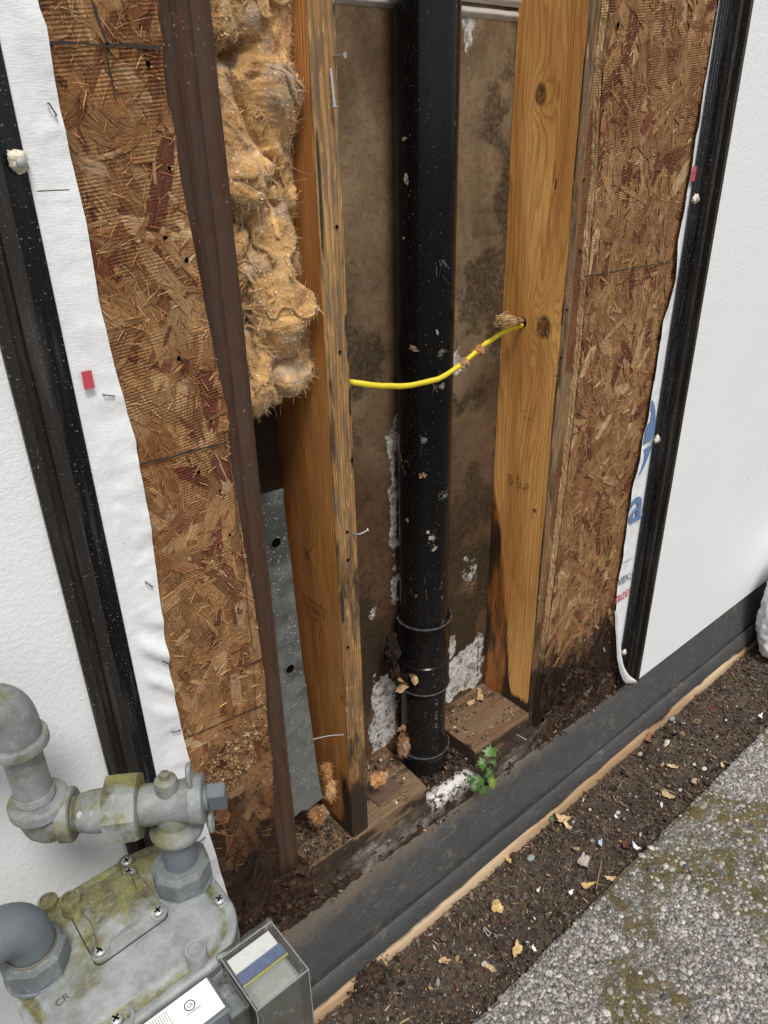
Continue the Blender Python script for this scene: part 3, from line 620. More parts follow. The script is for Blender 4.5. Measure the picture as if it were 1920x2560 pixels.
s1 = stud('a', .355, .4105, .235, 2.45, [S1, S1], 'dark reddish brown stud beside the left sheathing, left of the insulation', p1, edge=e1)
def p2(u, z, D):
    rot = sm(.45, .32, z+.05*nz2(u, z, 50, 12, 4))*sm(D-.06, D-.01, u+.02*nz2(u, z, 30, 9, 8))
    fr = (u > D-.002); rot = np.where(fr, np.maximum(rot, .55*sm(.05, .35, nz2(u, z, 70, 9, 9))*sm(1.5, .9, z)), rot)
    rot = np.maximum(rot, sm(.31, .25, z)); e = np.abs(u-D-.002); rot = np.maximum(rot, .8*sm(.004, .001, e)*sm(0, .25, nz2(u, z, 10, 8, 11)))
    rot = np.maximum(rot, .9*sm(.010, .003, np.abs(u-D-.034))*sm(.05, .3, nz2(u, z, 10, 14, 12)))
    rot = np.maximum(rot, .9*sm(.45, .3, z)*(u > D+.0))
    return paintcol(rot, .7*sm(D*.45, D*.1, u)*sm(1.15, .95, z)+.4*sm(.5, .3, z))  # first red term darkens the deep back of the side, standing in for occlusion
s2 = stud('b', .5165, .551, .264, 2.45, [S2S, S2F], 'orange stud with a splintered weathered edge between insulation and pipe', p2)
def p3(u, z, D):
    bp = [aX(x_*K, y_*K, .972) for x_, y_ in ((1100, 1450), (1095, 1350), (1088, 1250), (1082, 1150), (1072, 1080), (1066, 1000), (1064, 900))]; b = np.interp(z, [q[2] for q in bp], [.8375-q[1] for q in bp]); rot = sm(.004, -.004, u-b+.006*nz2(u, z, 90, 18, 5))
    rot = np.maximum(rot*(.62+.45*nz2(u, z, 60, 10, 6)), sm(.33, .28, z+.04*nz2(u, z, 50, 14, 7))*sm(.045, .06, u)); rot = np.maximum(rot, sm(.011, .004, np.abs(u-.069-.05*sm(.40, .26, z)))*0)
    rot = np.maximum(rot, .85*sm(.0022, .0006, np.abs(u-D+.0045+.004*nz2(u, z, 2, 7, 15)))*sm(-.3, .0, nz2(u, z, 2, 9, 16)))
    fr = u > D-.002; rot = np.where(fr, np.maximum(rot, sm(.42, .33, z)), rot); rot = np.where(fr, np.maximum(rot, .55*sm(0, .3, nz2(u, z, 70, 9, 9))), rot)
    red = .9*sm(.004, -.004, u-b+.004*nz2(u, z, 90, 18, 5)); red = np.maximum(red, .8*sm(.0035, .0, np.abs(u-.093-.010*np.sin(z*25)))*sm(.08, .02, np.abs(z-1.20)))
    red = np.maximum(red, .9*sm(1, .4, ((u-.083)/.0030)**2+((z-1.365)/.016)**2)); red = np.maximum(red, .9*sm(1, .4, ((u-.086)/.0025)**2+((z-1.262)/.018)**2))
    rot = np.maximum(rot, .9*sm(1, .5, ((u-.090)/.0026)**2+((z-1.246)/.010)**2))
    return paintcol(rot, red)
s3 = stud('c', .972, 1.010, .264, 2.45, [S3S, S3F], 'honey coloured stud with two large knots right of the black pipe', p3)
# pith hole where the cable enters, with its insulation tuft
g = G(); hc = np.array([.9712, .793, 1.037]); lathe(g, [(0, .0085), (.0004, .0085), (.0004, 0)], hc, (-1, 0, 0), 14); g.build('drilled_hole', MHOLE, s3)
def nail(c, d, ln, parent, r=.0013, head=.003, bend=None, nm='nail'):
    g = G(); c = np.array(c, float); d = np.array(d, float); d /= np.linalg.norm(d)
    if bend is None: lathe(g, [(0, r*.4), (.003, r), (ln-.0012, r), (ln-.0012, head), (ln, head), (ln, 0)], c, d, 10)
    else:
        b = np.array(bend, float); b /= np.linalg.norm(b); m = c+d*ln*.5; tube(g, spline([c, m-d*.001, m+b*ln*.5], 12), r, 8); lathe(g, [(0, head), (.001, head), (.001, 0)], m+b*ln*.5, b, 10)
    return g.build(nm, MNAIL, parent)
p = aY(835, 140, .7105); nail(p+[.0, .002, 0], (.25, -1, .0), .016, s2)
p = aY(826, 170, .7100); nail(p, (-.02, -.14, -1), .036, s2, .0016, .0035)
p = aY(882, 1334, .7105); nail(p, (.6, -1, .1), .022, s2, bend=(1, -.3, .35))
for (px, py) in ((862, 1230), (868, 1760)): p = aY(px, py, .7095); nail(p, (.25, -.5, 1), .009, s2, .0006, .0008, nm='splinter')
for (px, py) in ((842, 567), (850, 880), (870, 1400), (868, 1330), (870, 1618), (880, 1150)):
    g = G(); lathe(g, [(0, .0022), (.0003, .0022), (.0003, 0)], aY(px, py, .7108), (0, -1, 0), 8); g.build('nail_hole', MHOLE, s2)
for (px, py) in ((1494, 240), (1487, 430), (1478, 605), (1460, 450), (1450, 628), (1418, 775), (1402, 895), (1392, 940), (1360, 1500)):
    g = G(); lathe(g, [(0, .0021), (.0003, .0021), (.0003, 0)], aY(px, py, .7106), (0, -1, 0), 8); g.build('nail_hole', MHOLE, s3)
t = lambda s_, px, py, sz, st, x=.9708, w=0: text('grade_stamp', s_, sz, aX(px, py, x), (0, -1, 0), (0, 0, 1), MINK, st, weight=w)
t('302', 1268, 1190, .0075, s3); t('2', 1290, 1198, .013, s3); t('SPRUCE', 1290, 1207, .0045, s3); t('KD HT', 1293, 1218, .0062, s3); t('S-P-F', 1308, 1028, .004, s3); t('MILL 302', 1308, 1045, .0042, s3)
g = G(); c = aX(1276, 1203, .9707); lathe(g, [(0, .0058), (.0002, .0058), (.0002, .0048), (0, .0048)], c, (-1, 0, 0), 24, cap=False); g.build('stamp_mark', MINK, s3); g = G(); c = aX(1318, 1214, .9707)
for k in range(3):
    a, b = [c+[0, .006*math.cos(q), .006*math.sin(q)] for q in (math.pi/2+k*2.094, math.pi/2+(k+1)*2.094)]; tube(g, [a, b], .0004, 4)
g.build('stamp_mark', MINK, s3)
t('S-P-F', 1273, 1206, .003, s3)
X2 = .5153
for (s_, px, py, sz) in (('BIG CREEK SAWMILL', 757, 1490, .0062), ('S-S  NO. 1', 760, 1512, .0120), ('D FIR   S-DRY', 762, 1532, .0062)):
    text('grade_stamp', s_, sz, aX(px, py, X2), (0, -1, 0), (0, 0, 1), MINK, s2)

# ------------------------------------------------------------------ sill plates
def plate(x0, x1, fr, label, bx=0., skew=0.):
    y0, y1 = .7125, .850; zt = .263; t = thing('sill_plate', ((x0+x1)/2, y0, .225), label, 'sill plate', 'sill plate pieces')
    nx = max(int((x1-x0)/.003), 8)
    g = G(); U = np.linspace(0, 1, nx)
    prof = [(y1, zt)]+[(y1+(y0+.002-y1)*k, zt) for k in np.linspace(0, 1, 30)[1:]]+[(y0, zt-.002)]+[(y0, zt-.002-(.036)*k) for k in np.linspace(0, 1, 12)[1:]]
    pr = np.array(prof); m = len(pr); pu = np.concatenate([[0], np.cumsum(np.linalg.norm(np.diff(pr, axis=0), axis=1))])
    X = x0+(x1-x0)*U[:, None]+0*pr[:, 0]; 
    X = X+(U[:, None]*skew)*(pr[:, 0][None]-y0)
    P = V3(X, pr[:, 0][None], pr[:, 1][None]).reshape(-1, 3); uv = np.stack([np.tile(pu, nx), P[:, 0]], 1)
    nzv = fbm(np.stack([P[:, 0]*10, P[:, 1]*90, P[:, 2]*90], 1), 4, 3); P[:, 2] += .0012*nzv*(pr[:, 1].max()-.004 < P[:, 2]); P[:, 1] += .0016*nzv*(P[:, 2] < zt-.004)
    rt_ = fr(P); i, j = np.meshgrid(np.arange(nx-1), np.arange(m-1), indexing='ij'); a = (i*m+j).ravel()
    g.add(P, np.stack([a, a+1, a+m+1, a+m], 1), 0, paintcol(rt_), uv)
    for e_, fl_ in ((0, 0), (nx-1, 1)):
        Q = P.reshape(nx, m, 3)[e_]; B = Q.copy(); B[:, 2] = .225; i = np.arange(m-1); F_ = np.stack([i, i+1, m+i+1, m+i], 1)
        g.add(np.vstack([Q, B]), F_, 0, paintcol(np.full(2*m, .75)), np.vstack([Q, B])[:, [2, 1]])
    g.build('timber', PLT, t, smooth=40); return t
nf = lambda P, s_: 1.7*fbm(P*[22, 60, 60], 5, s_)
pa = plate(.20, .5160, lambda P: .25+.75*sm(.716, .712, P[:, 1])*(.8)+.35*nf(P, 2)+.3*sm(.32, .45, P[:, 0])*0, 'dark end of the sill plate below the insulation bay')
pb = plate(.5165, .6850, lambda P: .22+.45*sm(.258, .25, P[:, 2])+.55*nf(P, 3)+.35*sm(.60, .53, P[:, 0]), 'cut sill plate block between the splintered stud and the pipe gap', skew=.08)
pc = plate(.8125, .9715, lambda P: .05+.62*sm(.258, .25, P[:, 2])+.50*nf(P, 4)+.35*sm(.78, .81, P[:, 1])+.6*sm(.83, .812, P[:, 0]), 'tan sill plate block between the pipe gap and the knotty stud', skew=0)
pd = plate(.9720, 2.6, lambda P: .9+0*P[:, 0], 'blackened sill plate hidden under the right sheathing')
nail(aZ(1290, 1835, .258), (.3, -1, -.2), .022, pc, .0011, .0026)
nail(aZ(925, 2040, .262), (.5, -1, .1), .02, pb, .0011, .0026)
g = G(); c = aZ(955, 1975, .2645); M_ = Matrix.Translation(c)@Matrix.Rotation(.1, 4, 'Z'); box(g, (-.03, -.026, 0), (.03, .026, .0035), 0, b=.001, Mx=M_)
rustm = N('rusty_steel'); gg = rustm.geo(); MRUST = rustm.out(rustm.mix(rustm.noise(gg, 60, 5, .7), (.16, .065, .028), (.26, .2, .16)), .38, rustm.bump(rustm.noise(gg, 150, 4), .001), .5)
wsh = g.build('anchor_washer', MRUST); tag(wsh, 'rusty square washer plate lying on the sill block left of the pipe', 'washer')
g = G(); c2 = aZ(952, 1915, .268); lathe(g, [(0, .011), (.004, .012), (.009, .011), (.009, .0065), (.020, .006), (.022, .003), (.022, 0)], c2-[0, 0, .001], (0, 0, 1), 12)
tag(g.build('anchor_bolt', MRUST), 'rusty anchor bolt end rising from the sill block beside a wool tuft', 'bolt')

# ------------------------------------------------------------------ OSB sheathing
OP = np.array([[.335, .190, .082], [.285, .148, .060], [.39, .238, .112], [.17, .060, .032], [.31, .170, .072], [.47, .325, .175], [.225, .105, .045]])
def osb(name, xl, xr, z0, z1, label, seed, rotf, mul, n_big, marks, holes, ragged, edge_mat=True):
    r = np.random.default_rng(seed); t = thing('sheathing_board', (float(xl(np.array([.8]))[0]), .70, z0), label, 'sheathing', 'strand board sheathing')
    zz = np.arange(z0-.03, z1, .003); n = len(zz); L = xl(zz)+.0006*fbm(V3(zz*60, 0*zz, 0*zz+seed), 3, 1); Rr = xr(zz)+.0014*noise(V3(zz*170, 0*zz+5, 0*zz+seed), 2)
    m = 40; k = np.linspace(0, 1, m); X = L[:, None]*(1-k)+Rr[:, None]*k; P = V3(X, .7004+0*X, zz[:, None]+0*X)
    bot = ragged(X); P[..., 2] = np.maximum(P[..., 2], bot); P[..., 1] += .0008*fbm(P*60, 3, 3)
    rot = rotf(P[..., 0], P[..., 2]); base = np.array([.25, .115, .045])*mul; c = base*(1-rot[..., None])+np.array([.022, .013, .009])*rot[..., None]
    g = G(); i, j = np.meshgrid(np.arange(n-1), np.arange(m-1), indexing='ij'); a = (i*m+j).ravel(); g.add(P.reshape(-1, 3), np.stack([a, a+1, a+m+1, a+m], 1), 0, np.concatenate([c, np.ones((*rot.shape, 1))], -1).reshape(-1, 4), P.reshape(-1, 3)[:, [2, 0]])
    # side edges + back
    for e_, s_ in ((0, 1), (m-1, -1)):
        A = P[:, e_]; q = 6; B = np.stack([A+[0, .0118*w, 0]+np.stack([.0005*noise(A*[0, 0, 200]+w*50, 7), 0*zz, 0*zz], 1) for w in np.linspace(0, 1, q)], 1); i, j = np.meshgrid(np.arange(n-1), np.arange(q-1), indexing='ij'); a = (i*q+j).ravel()
        layer = r.uniform(.7, 1.25, (1, q, 1)); nn_ = 1+.35*noise(np.stack([B[..., 2]*260, B[..., 1]*900, 0*B[..., 0]], -1), 3)[..., None]
        rc = rot[:, e_][:, None, None]; ec = np.array([.60, .44, .25])*layer*nn_*(1-rc)+np.array([.05, .03, .02])*rc
        g.add(B.reshape(-1, 3), np.stack([a, a+1, a+q+1, a+q], 1), 0, np.concatenate([ec, np.ones((n, q, 1))], -1).reshape(-1, 4), np.stack([B[..., 2].ravel(), B[..., 1].ravel()], 1))
    Bk = P[[0, -1]][:, [0, -1]].reshape(4, 3)+[0, .0118, 0]; g.add(Bk, [(0, 1, 3, 2)], 0, (.2, .1, .05, 1))
    # strands
    def strands(N_, la, lb, wa, wb, h0, h1, bright, tilt, spread=.5):
        cz = r.uniform(z0, z1, N_); f_ = r.uniform(-.02, 1.02, N_); a_, b_ = xl(cz), xr(cz); cx = a_+(b_-a_)*f_
        Ln = r.uniform(la, lb, N_); Wd = r.uniform(wa, wb, N_); an = np.where(r.random(N_) < .62, r.normal(0, spread, N_), r.uniform(-1.57, 1.57, N_))
        T_ = np.array([[-.5, -.42], [-.3, -.5], [.25, -.5], [.5, -.28], [.5, .33], [.2, .5], [-.34, .47], [-.5, .2]]); T_ = T_[None]*(1+.22*r.uniform(-1, 1, (N_, 8, 2)))
        lx = T_[..., 0]*Ln[:, None]; wx = T_[..., 1]*Wd[:, None]
        ca, sa = np.cos(an)[:, None], np.sin(an)[:, None]; dx = lx*sa+wx*ca; dz_ = lx*ca-wx*sa
        X_ = cx[:, None]+dx; Z_ = cz[:, None]+dz_; lo_ = xl(Z_); hi_ = xr(Z_); X_ = np.clip(X_, lo_, hi_-.0005); Z_ = np.maximum(Z_, ragged(X_))
        tl = r.normal(0, tilt, (N_, 1)); tw = r.normal(0, tilt*1.3, (N_, 1)); Y_ = .7002-r.uniform(h0, h1, (N_, 1))-np.abs(lx*tl)-wx*tw*.5
        V_ = V3(X_, Y_, Z_); rt_ = rotf(X_.mean(1), Z_.mean(1)); cc = OP[r.choice(len(OP), N_, p=[.25, .2, .13, .1, .2, .05, .07])]*r.uniform(.75, 1.25, (N_, 1))*bright*mul
        dk = np.array([.024, .014, .009])*r.uniform(.4, 2.2, (N_, 1)); cc = cc*(1-rt_[:, None])+dk*rt_[:, None]; cc = np.concatenate([cc, np.ones((N_, 1))], 1)
        FF = np.tile(np.arange(8), (N_, 1))+(np.arange(N_)*8)[:, None]; off = r.uniform(0, 50, (N_, 1, 2)); uv = np.stack([lx, wx], -1)+off
        g.add(V_.reshape(-1, 3), FF, 0, np.repeat(cc, 8, 0), uv.reshape(-1, 2))
    strands(n_big, .04, .11, .008, .026, .0001, .0010, 1., .003, .4)
    strands(int(n_big*.55), .03, .09, .007, .022, .0007, .0016, 1.0, .006, .6)
    strands(int(n_big*1.1), .006, .03, .0014, .006, .0013, .0022, 1.05, .03, 1.)
    strands(int(n_big*5), .003, .016, .0004, .0011, .0015, .0030, 1.55, .14, 1.4)
    body = g.build('strand_panel', MO, t, smooth=0)
    # pencil marks
    for (a, b, w) in marks:
        g = G(); A, B = dY(*a, .6966), dY(*b, .6966); nseg = 60; k = np.linspace(0, 1, nseg)[:, None]; L_ = A*(1-k)+B*k; L_[:, 2] += .0008*noise(L_*90, 3); L_[:, 0] += .0008*noise(L_*70, 5)
        d_ = B-A; d_ /= np.linalg.norm(d_); pn = np.array([-d_[2], 0, d_[0]]); wv_ = w*(.45+.9*np.clip(fbm(L_*160, 3, 2)+.45, 0, 1))[:, None]
        wv_ = wv_*.62; V_ = np.vstack([L_+pn*wv_, L_-pn*wv_]); g.add(V_, [(q, q+1, nseg+q+1, nseg+q) for q in range(nseg-1)]); g.build('pencil_line', MPEN, t)
    for (px, py, rr_) in holes:
        rr_ *= .62; g = G(); c_ = dY(px, py, .6963); a_ = np.linspace(0, 2*math.pi, 12)[:-1]; rad = rr_*(1+.35*noise(V3(np.cos(a_)*2, np.sin(a_)*2, 0*a_+px), 3)); V_ = np.stack([c_[0]+rad*np.cos(a_), c_[1]+0*a_, c_[2]+rad*1.1*np.sin(a_)], 1); g.add(V_, [tuple(range(11))])
        for q in range(6):
            aa = r.uniform(0, 6.28); s0 = c_+np.array([math.cos(aa), 0, math.sin(aa)])*rr_; g2 = s0+np.array([math.cos(aa+.8), -.8, math.sin(aa+.8)])*rr_*.9; w_ = np.array([0, 0, .0008])
            g.add([s0-w_, s0+w_, g2], [(0, 1, 2)], 1, (.5, .34, .17, 1))
        g.build('nail_hole', [MHOLE, MCH], t)
    return t
pm = N('pencil_graphite'); MPEN = pm.out((.045, .036, .030), .8, spec=.1)
zi = lambda pts: (lambda q: (np.array([p[1] for p in q]), np.array([p[0] for p in q])))(sorted([(p[2], p[0]) for p in pts]) if False else sorted([(p[0], p[2]) for p in pts], key=lambda e: e[1]))
def edgecurve(dpts, Y):
    q = sorted([(dY(x, y, Y)[2], dY(x, y, Y)[0]) for x, y in dpts]); Z_ = [a for a, b in q]; X_ = [b for a, b in q]
    return lambda z: np.interp(z, Z_, X_)
R1 = edgecurve([(340, 0), (345, 60), (352, 105), (345, 170), (360, 210), (375, 270), (390, 390), (425, 560), (438, 640), (455, 720), (478, 830), (492, 900), (498, 1000), (515, 1100), (530, 1200), (547, 1290), (558, 1370), (573, 1470), (577, 1560), (588, 1640), (592, 1760), (602, 1840), (608, 1940)], .70)
def rot1(x, z): q = fbm(V3(x*55, 0*x, z*28), 4, 3); return np.clip(sm(.56, .34, z+.14*q)*.97+.75*sm(.10, .32, q)*sm(.66, .5, z), 0, 1)
def rag1(X): return .215+.02*fbm(V3(X*60, 0*X, 0*X), 3, 4)
osb1 = osb('l', lambda z: .19+0*z, R1, .22, 1.75, 'orange brown strand board strip with an irregular sawn right edge, left of the studs', 3, rot1, np.array([1.04, 1.08, 1.18]), 640,
    [((100, 90), (345, 103), .0022), ((200, 5), (232, 95), .0018), ((228, 110), (250, 215), .0016), ((296, 1006), (490, 955), .0020), ((408, 1592), (574, 1520), .0015), ((418, 450), (445, 580), .0007), ((445, 600), (466, 800), .0007), ((482, 930), (520, 1140), .0008), ((520, 1150), (545, 1400), .0008), ((548, 1430), (555, 1600), .0008), ((500, 1740), (575, 1700), .001)],
    [(320, 138, .0042), (366, 363, .0036), (357, 514, .0038), (403, 562, .0040), (386, 775, .0042), (457, 911, .003), (470, 930, .0018), (429, 1020, .0035), (476, 1060, .003), (497, 1156, .003), (472, 1180, .003), (515, 1316, .0028), (523, 1450, .0028), (532, 1602, .003), (560, 1755, .003)], rag1)
g = G(); n = 3200; c0_ = dY(500, 1640, .6965); cx = c0_[0]+R.normal(0, .030, n); cz = c0_[2]+R.normal(0, .017, n)+.25*(cx-c0_[0]); kp = (cx > .232) & (cx < .370) & (fbm(V3(cx*70, 0*cx, cz*70), 3, 5) > -.15); cx = cx[kp]; cz = cz[kp]; n = len(cx)
chips(g, n, V3(cx, .6955-R.uniform(0, .002, n), cz), SZ(.0007, .0026), [(.34, .22, .12), (.27, .155, .075), (.46, .33, .19), (.15, .08, .045)], [5, 6, 2, 4], 91, .4, (0, -1, .2), .9); g.build('sawdust_patch', MCH, osb1, smooth=0)
L2 = edgecurve([(1317, 0), (1303, 120), (1290, 380), (1275, 520), (1256, 745), (1240, 900), (1215, 1100), (1200, 1230), (1180, 1390), (1165, 1500)], .70)
def rot2(x, z): q = fbm(V3(x*30, 0*x, z*22), 4, 13); return np.clip(sm(.385, .335, z+.035*q)+.9*sm(.10, .3, q)*sm(.47, .38, z), 0, 1)
def rag2(X): return .232+.030*fbm(V3(X*38, 0*X, 0*X), 4, 6)+.03*sm(1.08, 1.05, X)*sm(.99, 1.01, X)
osb2 = osb('r', L2, lambda z: 1.30+0*z, .24, 1.75, 'brown strand board strip right of the knotty stud with a rotten black bottom', 8, rot2, np.array([.98, 1.05, 1.16]), 900,
    [((1262, 598), (1448, 565), .0016), ((1335, 30), (1345, 60), .002)],
    [(1335, 55, .006), (1303, 240, .004), (1300, 420, .003), (1303, 437, .0025), (1255, 430, .0016), (1385, 478, .002)], rag2)

# rotten crumbly wood clinging to the lower boards
def rotmass(parent, x0, x1, z0f, z1f, seed, depth=.010, y=.705):
    g = G(); nx = int((x1-x0)/.0022); P, f, u, v = grid(nx, 44, lambda u, v: V3(x0+(x1-x0)*u, 0*u, v)); x = P[:, 0]; v = P[:, 2].copy(); P[:, 2] = z0f(x)*(1-v)+z1f(x)*v
    q = fbm(P*[38, 1, 50], 6, seed, .66); rg = ridged(P*[38, 1, 30], 4, seed+3); P[:, 1] = y-depth*(q*1.3+.45*rg)*sm(0, .15, v)*sm(1, .8, v); P[:, 1] += .030*sm(.28, .40, fbm(P*[30, 0, 34], 3, seed+9)+.05)
    k = (.5+.5*fbm(P*90, 3, seed+5))[:, None]; c = np.array([.012, .008, .006])*(1-k)+np.array([.11, .066, .044])*k**1.5
    g.add(P, f, 0, np.hstack([c, k*0+1])); n = int(700*(x1-x0)/.3); cx = R.uniform(x0, x1, n); vv_ = R.uniform(0, 1, n); cz = z0f(cx)*(1-vv_)+z1f(cx)*vv_
    chips(g, n, V3(cx, y-.004-R.uniform(0, depth, n), cz), SZ(.0015, .006), [(.05, .028, .018), (.022, .014, .010), (.10, .058, .034), (.30, .22, .13)], [5, 6, 2.2, .25], seed, .5, (0, -1, .3), .9)
    return g.build('rotten_wood', MROT, parent, smooth=35)
rotmass(osb2, 1.0, 1.29, lambda x: .192+0*x, lambda x: .318+.03*noise(V3(x*40, 0*x, 0*x), 3), 5, .014, .703)
rotmass(osb1, .20, .420, lambda x: .205+0*x, lambda x: .30+.03*noise(V3(x*40, 0*x, 0*x), 3), 9, .006, .6985)
# dark crumbs along the sill
g = G(); P, f, u, v = grid(560, 14, lambda u, v: V3(.20+1.12*u, 0*u, v)); x = P[:, 0]; v = P[:, 2].copy(); q = fbm(V3(x*16, 0*x, 0*x+v*.3), 4, 51)
am = sm(.54, .44, x)+sm(.99, 1.04, x)+.45*sm(.05, .35, q)-.3*sm(.55, .6, x)*sm(.97, .93, x); P[:, 2] = (.212+.016*np.clip(am, 0, 1)+.012*q)*(1-v)+v*(toparc(x)-.004); P[:, 1] = .7035-.006*np.clip(am, .0, 1)*np.sin(v*2.6)-.004*fbm(P*70, 4, 52)-.004*v
k = (.5+.5*fbm(P*80, 3, 5))[:, None]; c = np.array([.014, .010, .007])*(1-k)+np.array([.085, .055, .036])*k; g.add(P, f, 0, np.hstack([c, k*0+1]))
n = 2600; cx = R.uniform(.22, 1.30, n); wv_ = sm(-.25, .2, fbm(V3(cx*16, 0*cx, 0*cx), 4, 51)+.5*sm(.6, .42, cx)+.6*sm(.98, 1.05, cx)); kp = R.random(n) < wv_*.75*(1-.8*sm(.53, .57, cx)*sm(.99, .95, cx))+.03; cx = cx[kp]; n = len(cx)
chips(g, n, V3(cx, R.uniform(.688, .703, n), toparc(cx)+R.uniform(-.004, .045, n)), SZ(.0015, .006), DP, [28, 26, 14, 8, 2, 1.2, .4, .4], 55, .4, (0, -.8, .6), .7)
n = 900; cx = R.uniform(.686, .812, n); chips(g, n, V3(cx, R.uniform(.722, .80, n), R.uniform(.226, .236, n)), SZ(.0022, .007), DP, [28, 26, 14, 8, 2, 1.2, .4, .4], 56, .4, (0, 0, 1), .7)
n = 1500; cx = np.concatenate([R.uniform(.555, .685, n//2), R.uniform(.815, .97, n-n//2)]); cyy = R.uniform(.716, .83, n); kp = fbm(V3(cx*30, cyy*30, 0*cx), 3, 5)+.5*(cyy-.77)*10 > -.02; cx = cx[kp]; cyy = cyy[kp]; n = len(cx); chips(g, n, V3(cx, cyy, .2642+0*cx), SZ(.0011, .0035), [(.06, .04, .03), (.35, .25, .15), (.16, .10, .06), (.55, .42, .27)], [6, 3, 5, 2], 58, .4, (0, 0, 1), .4)
n = 1100; cx = R.uniform(.412, .514, n); cyy = R.uniform(.715, .80, n); chips(g, n, V3(cx, cyy, .2645+0*cx), SZ(.0016, .005), DP, [20, 20, 14, 12, 6, 1.2, .4, .4], 57, .4, (0, 0, 1), .5)
cr = g.build('rotten_crumbs', MROT, smooth=35); tag(cr, 'dark rotten wood crumbs heaped along the sill and foundation edge', kind='stuff')

# ------------------------------------------------------------------ housewrap
def wrap(x0f, x1f, z0, z1, label, seed, curl=None, y=.6950):
    t = thing('housewrap', (float(x0f(np.array([.8]))[0]), y, z0), label, 'housewrap', 'housewrap strips'); g = G()
    nz_ = int((z1-z0)/.004); P, f, u, v = grid(40, nz_, lambda u, v: V3(u, 0*u, z0+(z1-z0)*v)); z = P[:, 2]; uu = P[:, 0].copy(); P[:, 0] = x0f(z)*(1-uu)+x1f(z)*uu
    P[:, 1] = y-.0034*fbm(P*[14, 1, 24]+seed, 4, seed)-.0026*ridged(P*[20, 1, 26]+[0, 0, seed], 3, seed+1)*np.clip(fbm(P*[4, 1, 5], 2, 9)+.5, 0, 1)-.002*np.maximum(fbm(P*[5, 0, 12], 3, seed+2), 0)
    if curl: P = curl(P, uu)
    k_ = sm(.222, .235, P[:, 0])*sm(1.257, 1.247, P[:, 0]) if seed == 8 else sm(.222, .235, P[:, 0]); P[:, 1] = y+(np.minimum(P[:, 1], y+.0006)-y)*k_
    g.add(P, f, 0); g.build('sheet', MW, t, smooth=180); return t
W1 = edgecurve([(78, 0), (82, 20), (97, 60), (108, 130), (130, 240), (150, 330), (185, 480), (210, 640), (245, 790), (290, 950), (297, 1005), (315, 1090), (330, 1180), (345, 1300), (365, 1440), (388, 1560), (410, 1650), (450, 1800), (480, 1900), (505, 1990), (520, 2080)], .695)
def c1(P, u): P[:, 1] -= .0035*sm(.75, 1, u)*(.4+.6*np.abs(noise(P*[0, 0, 9], 5))); P[:, 1] -= .0045*np.sin(P[:, 2]*130+P[:, 0]*120)*sm(.88, .80, P[:, 2])*sm(.68, .76, P[:, 2])*u; return P
w1 = wrap(lambda z: .15+0*z, W1, .26, 1.75, 'wide strip of white woven housewrap between the left black trim and the sheathing', 3, c1)
W2 = edgecurve([(1555, 0), (1528, 162), (1509, 244), (1490, 360), (1484, 400), (1461, 518), (1455, 600), (1430, 690), (1415, 800), (1400, 880), (1386, 950), (1365, 1040), (1350, 1160), (1335, 1250), (1328, 1320), (1333, 1400), (1338, 1440), (1345, 1480)], .694)
def c2f(P, u):
    e_ = sm(.35, 0, u); P[:, 1] -= e_*(.003+.003*np.abs(noise(P*[0, 0, 12], 5))); lo_ = sm(.28, .19, P[:, 2]); P[:, 1] -= lo_*.012; P[:, 0] += lo_**2*.02; return P
w2 = wrap(W2, lambda z: 1.32+0*z, .185, 1.75, 'narrow puckered strip of printed white housewrap beside the right black trim', 8, c2f)
def staple(px, py, parent, ang=.8, ln=.010):
    c = aY(px, py, .6905); g = G(); d_ = np.array([math.cos(ang), 0, math.sin(ang)])*ln/2; tube(g, [c-d_+[0, .003, 0], c-d_, c+d_, c+d_+[0, .003, 0]], .0007, 5); g.build('staple', MSTP, parent)
MSTP = simple('grey_staple', (.10, .105, .11), .35, .6, bd=0)
for (px, py, a_) in ((132, 273, -1.1), (274, 989, -.35), (374, 1462, -.95), (415, 1657, -.9), (442, 1829, -.35), (505, 2100, .1)): staple(px, py, w1, a_)
staple(1745, 1418, w2, .6, .008)
def patch(px, py, w, h, Y, mat, parent, sl=0, name='printed_patch'):
    c = aY(px, py, Y); g = G(); g.add([[c[0]-w, Y, c[2]-h+sl], [c[0]+w, Y, c[2]-h-sl], [c[0]+w, Y, c[2]+h-sl], [c[0]-w, Y, c[2]+h+sl]], [(0, 1, 2, 3)]); return g.build(name, mat, parent)
patch(220, 950, .0048, .0085, .6895, MRED, w1, name='red_mark'); 
def clipmark(g, z0, z1, xf, mat, parent, name, Y=.6895, inside=lambda x, z: True, st=.0012):
    V_ = []; F_ = []
    for z in np.arange(z0, z1, st):
        for x in np.arange(xf(z), 1.262, st):
            if inside(x+st/2, z+st/2): k = len(V_); V_ += [[x, Y, z], [x+st, Y, z], [x+st, Y, z+st], [x, Y, z+st]]; F_.append((k, k+1, k+2, k+3))
    if F_: g.add(V_, F_); g.build(name, mat, parent, smooth=0)
W2n = lambda z: float(W2(np.array([z]))[0])+.0012
pz = aY(1727, 436, .6895)[2]; clipmark(G(), pz-.011, pz+.011, W2n, MRED, w2, 'red_mark', inside=lambda x, z: x < 1.262)
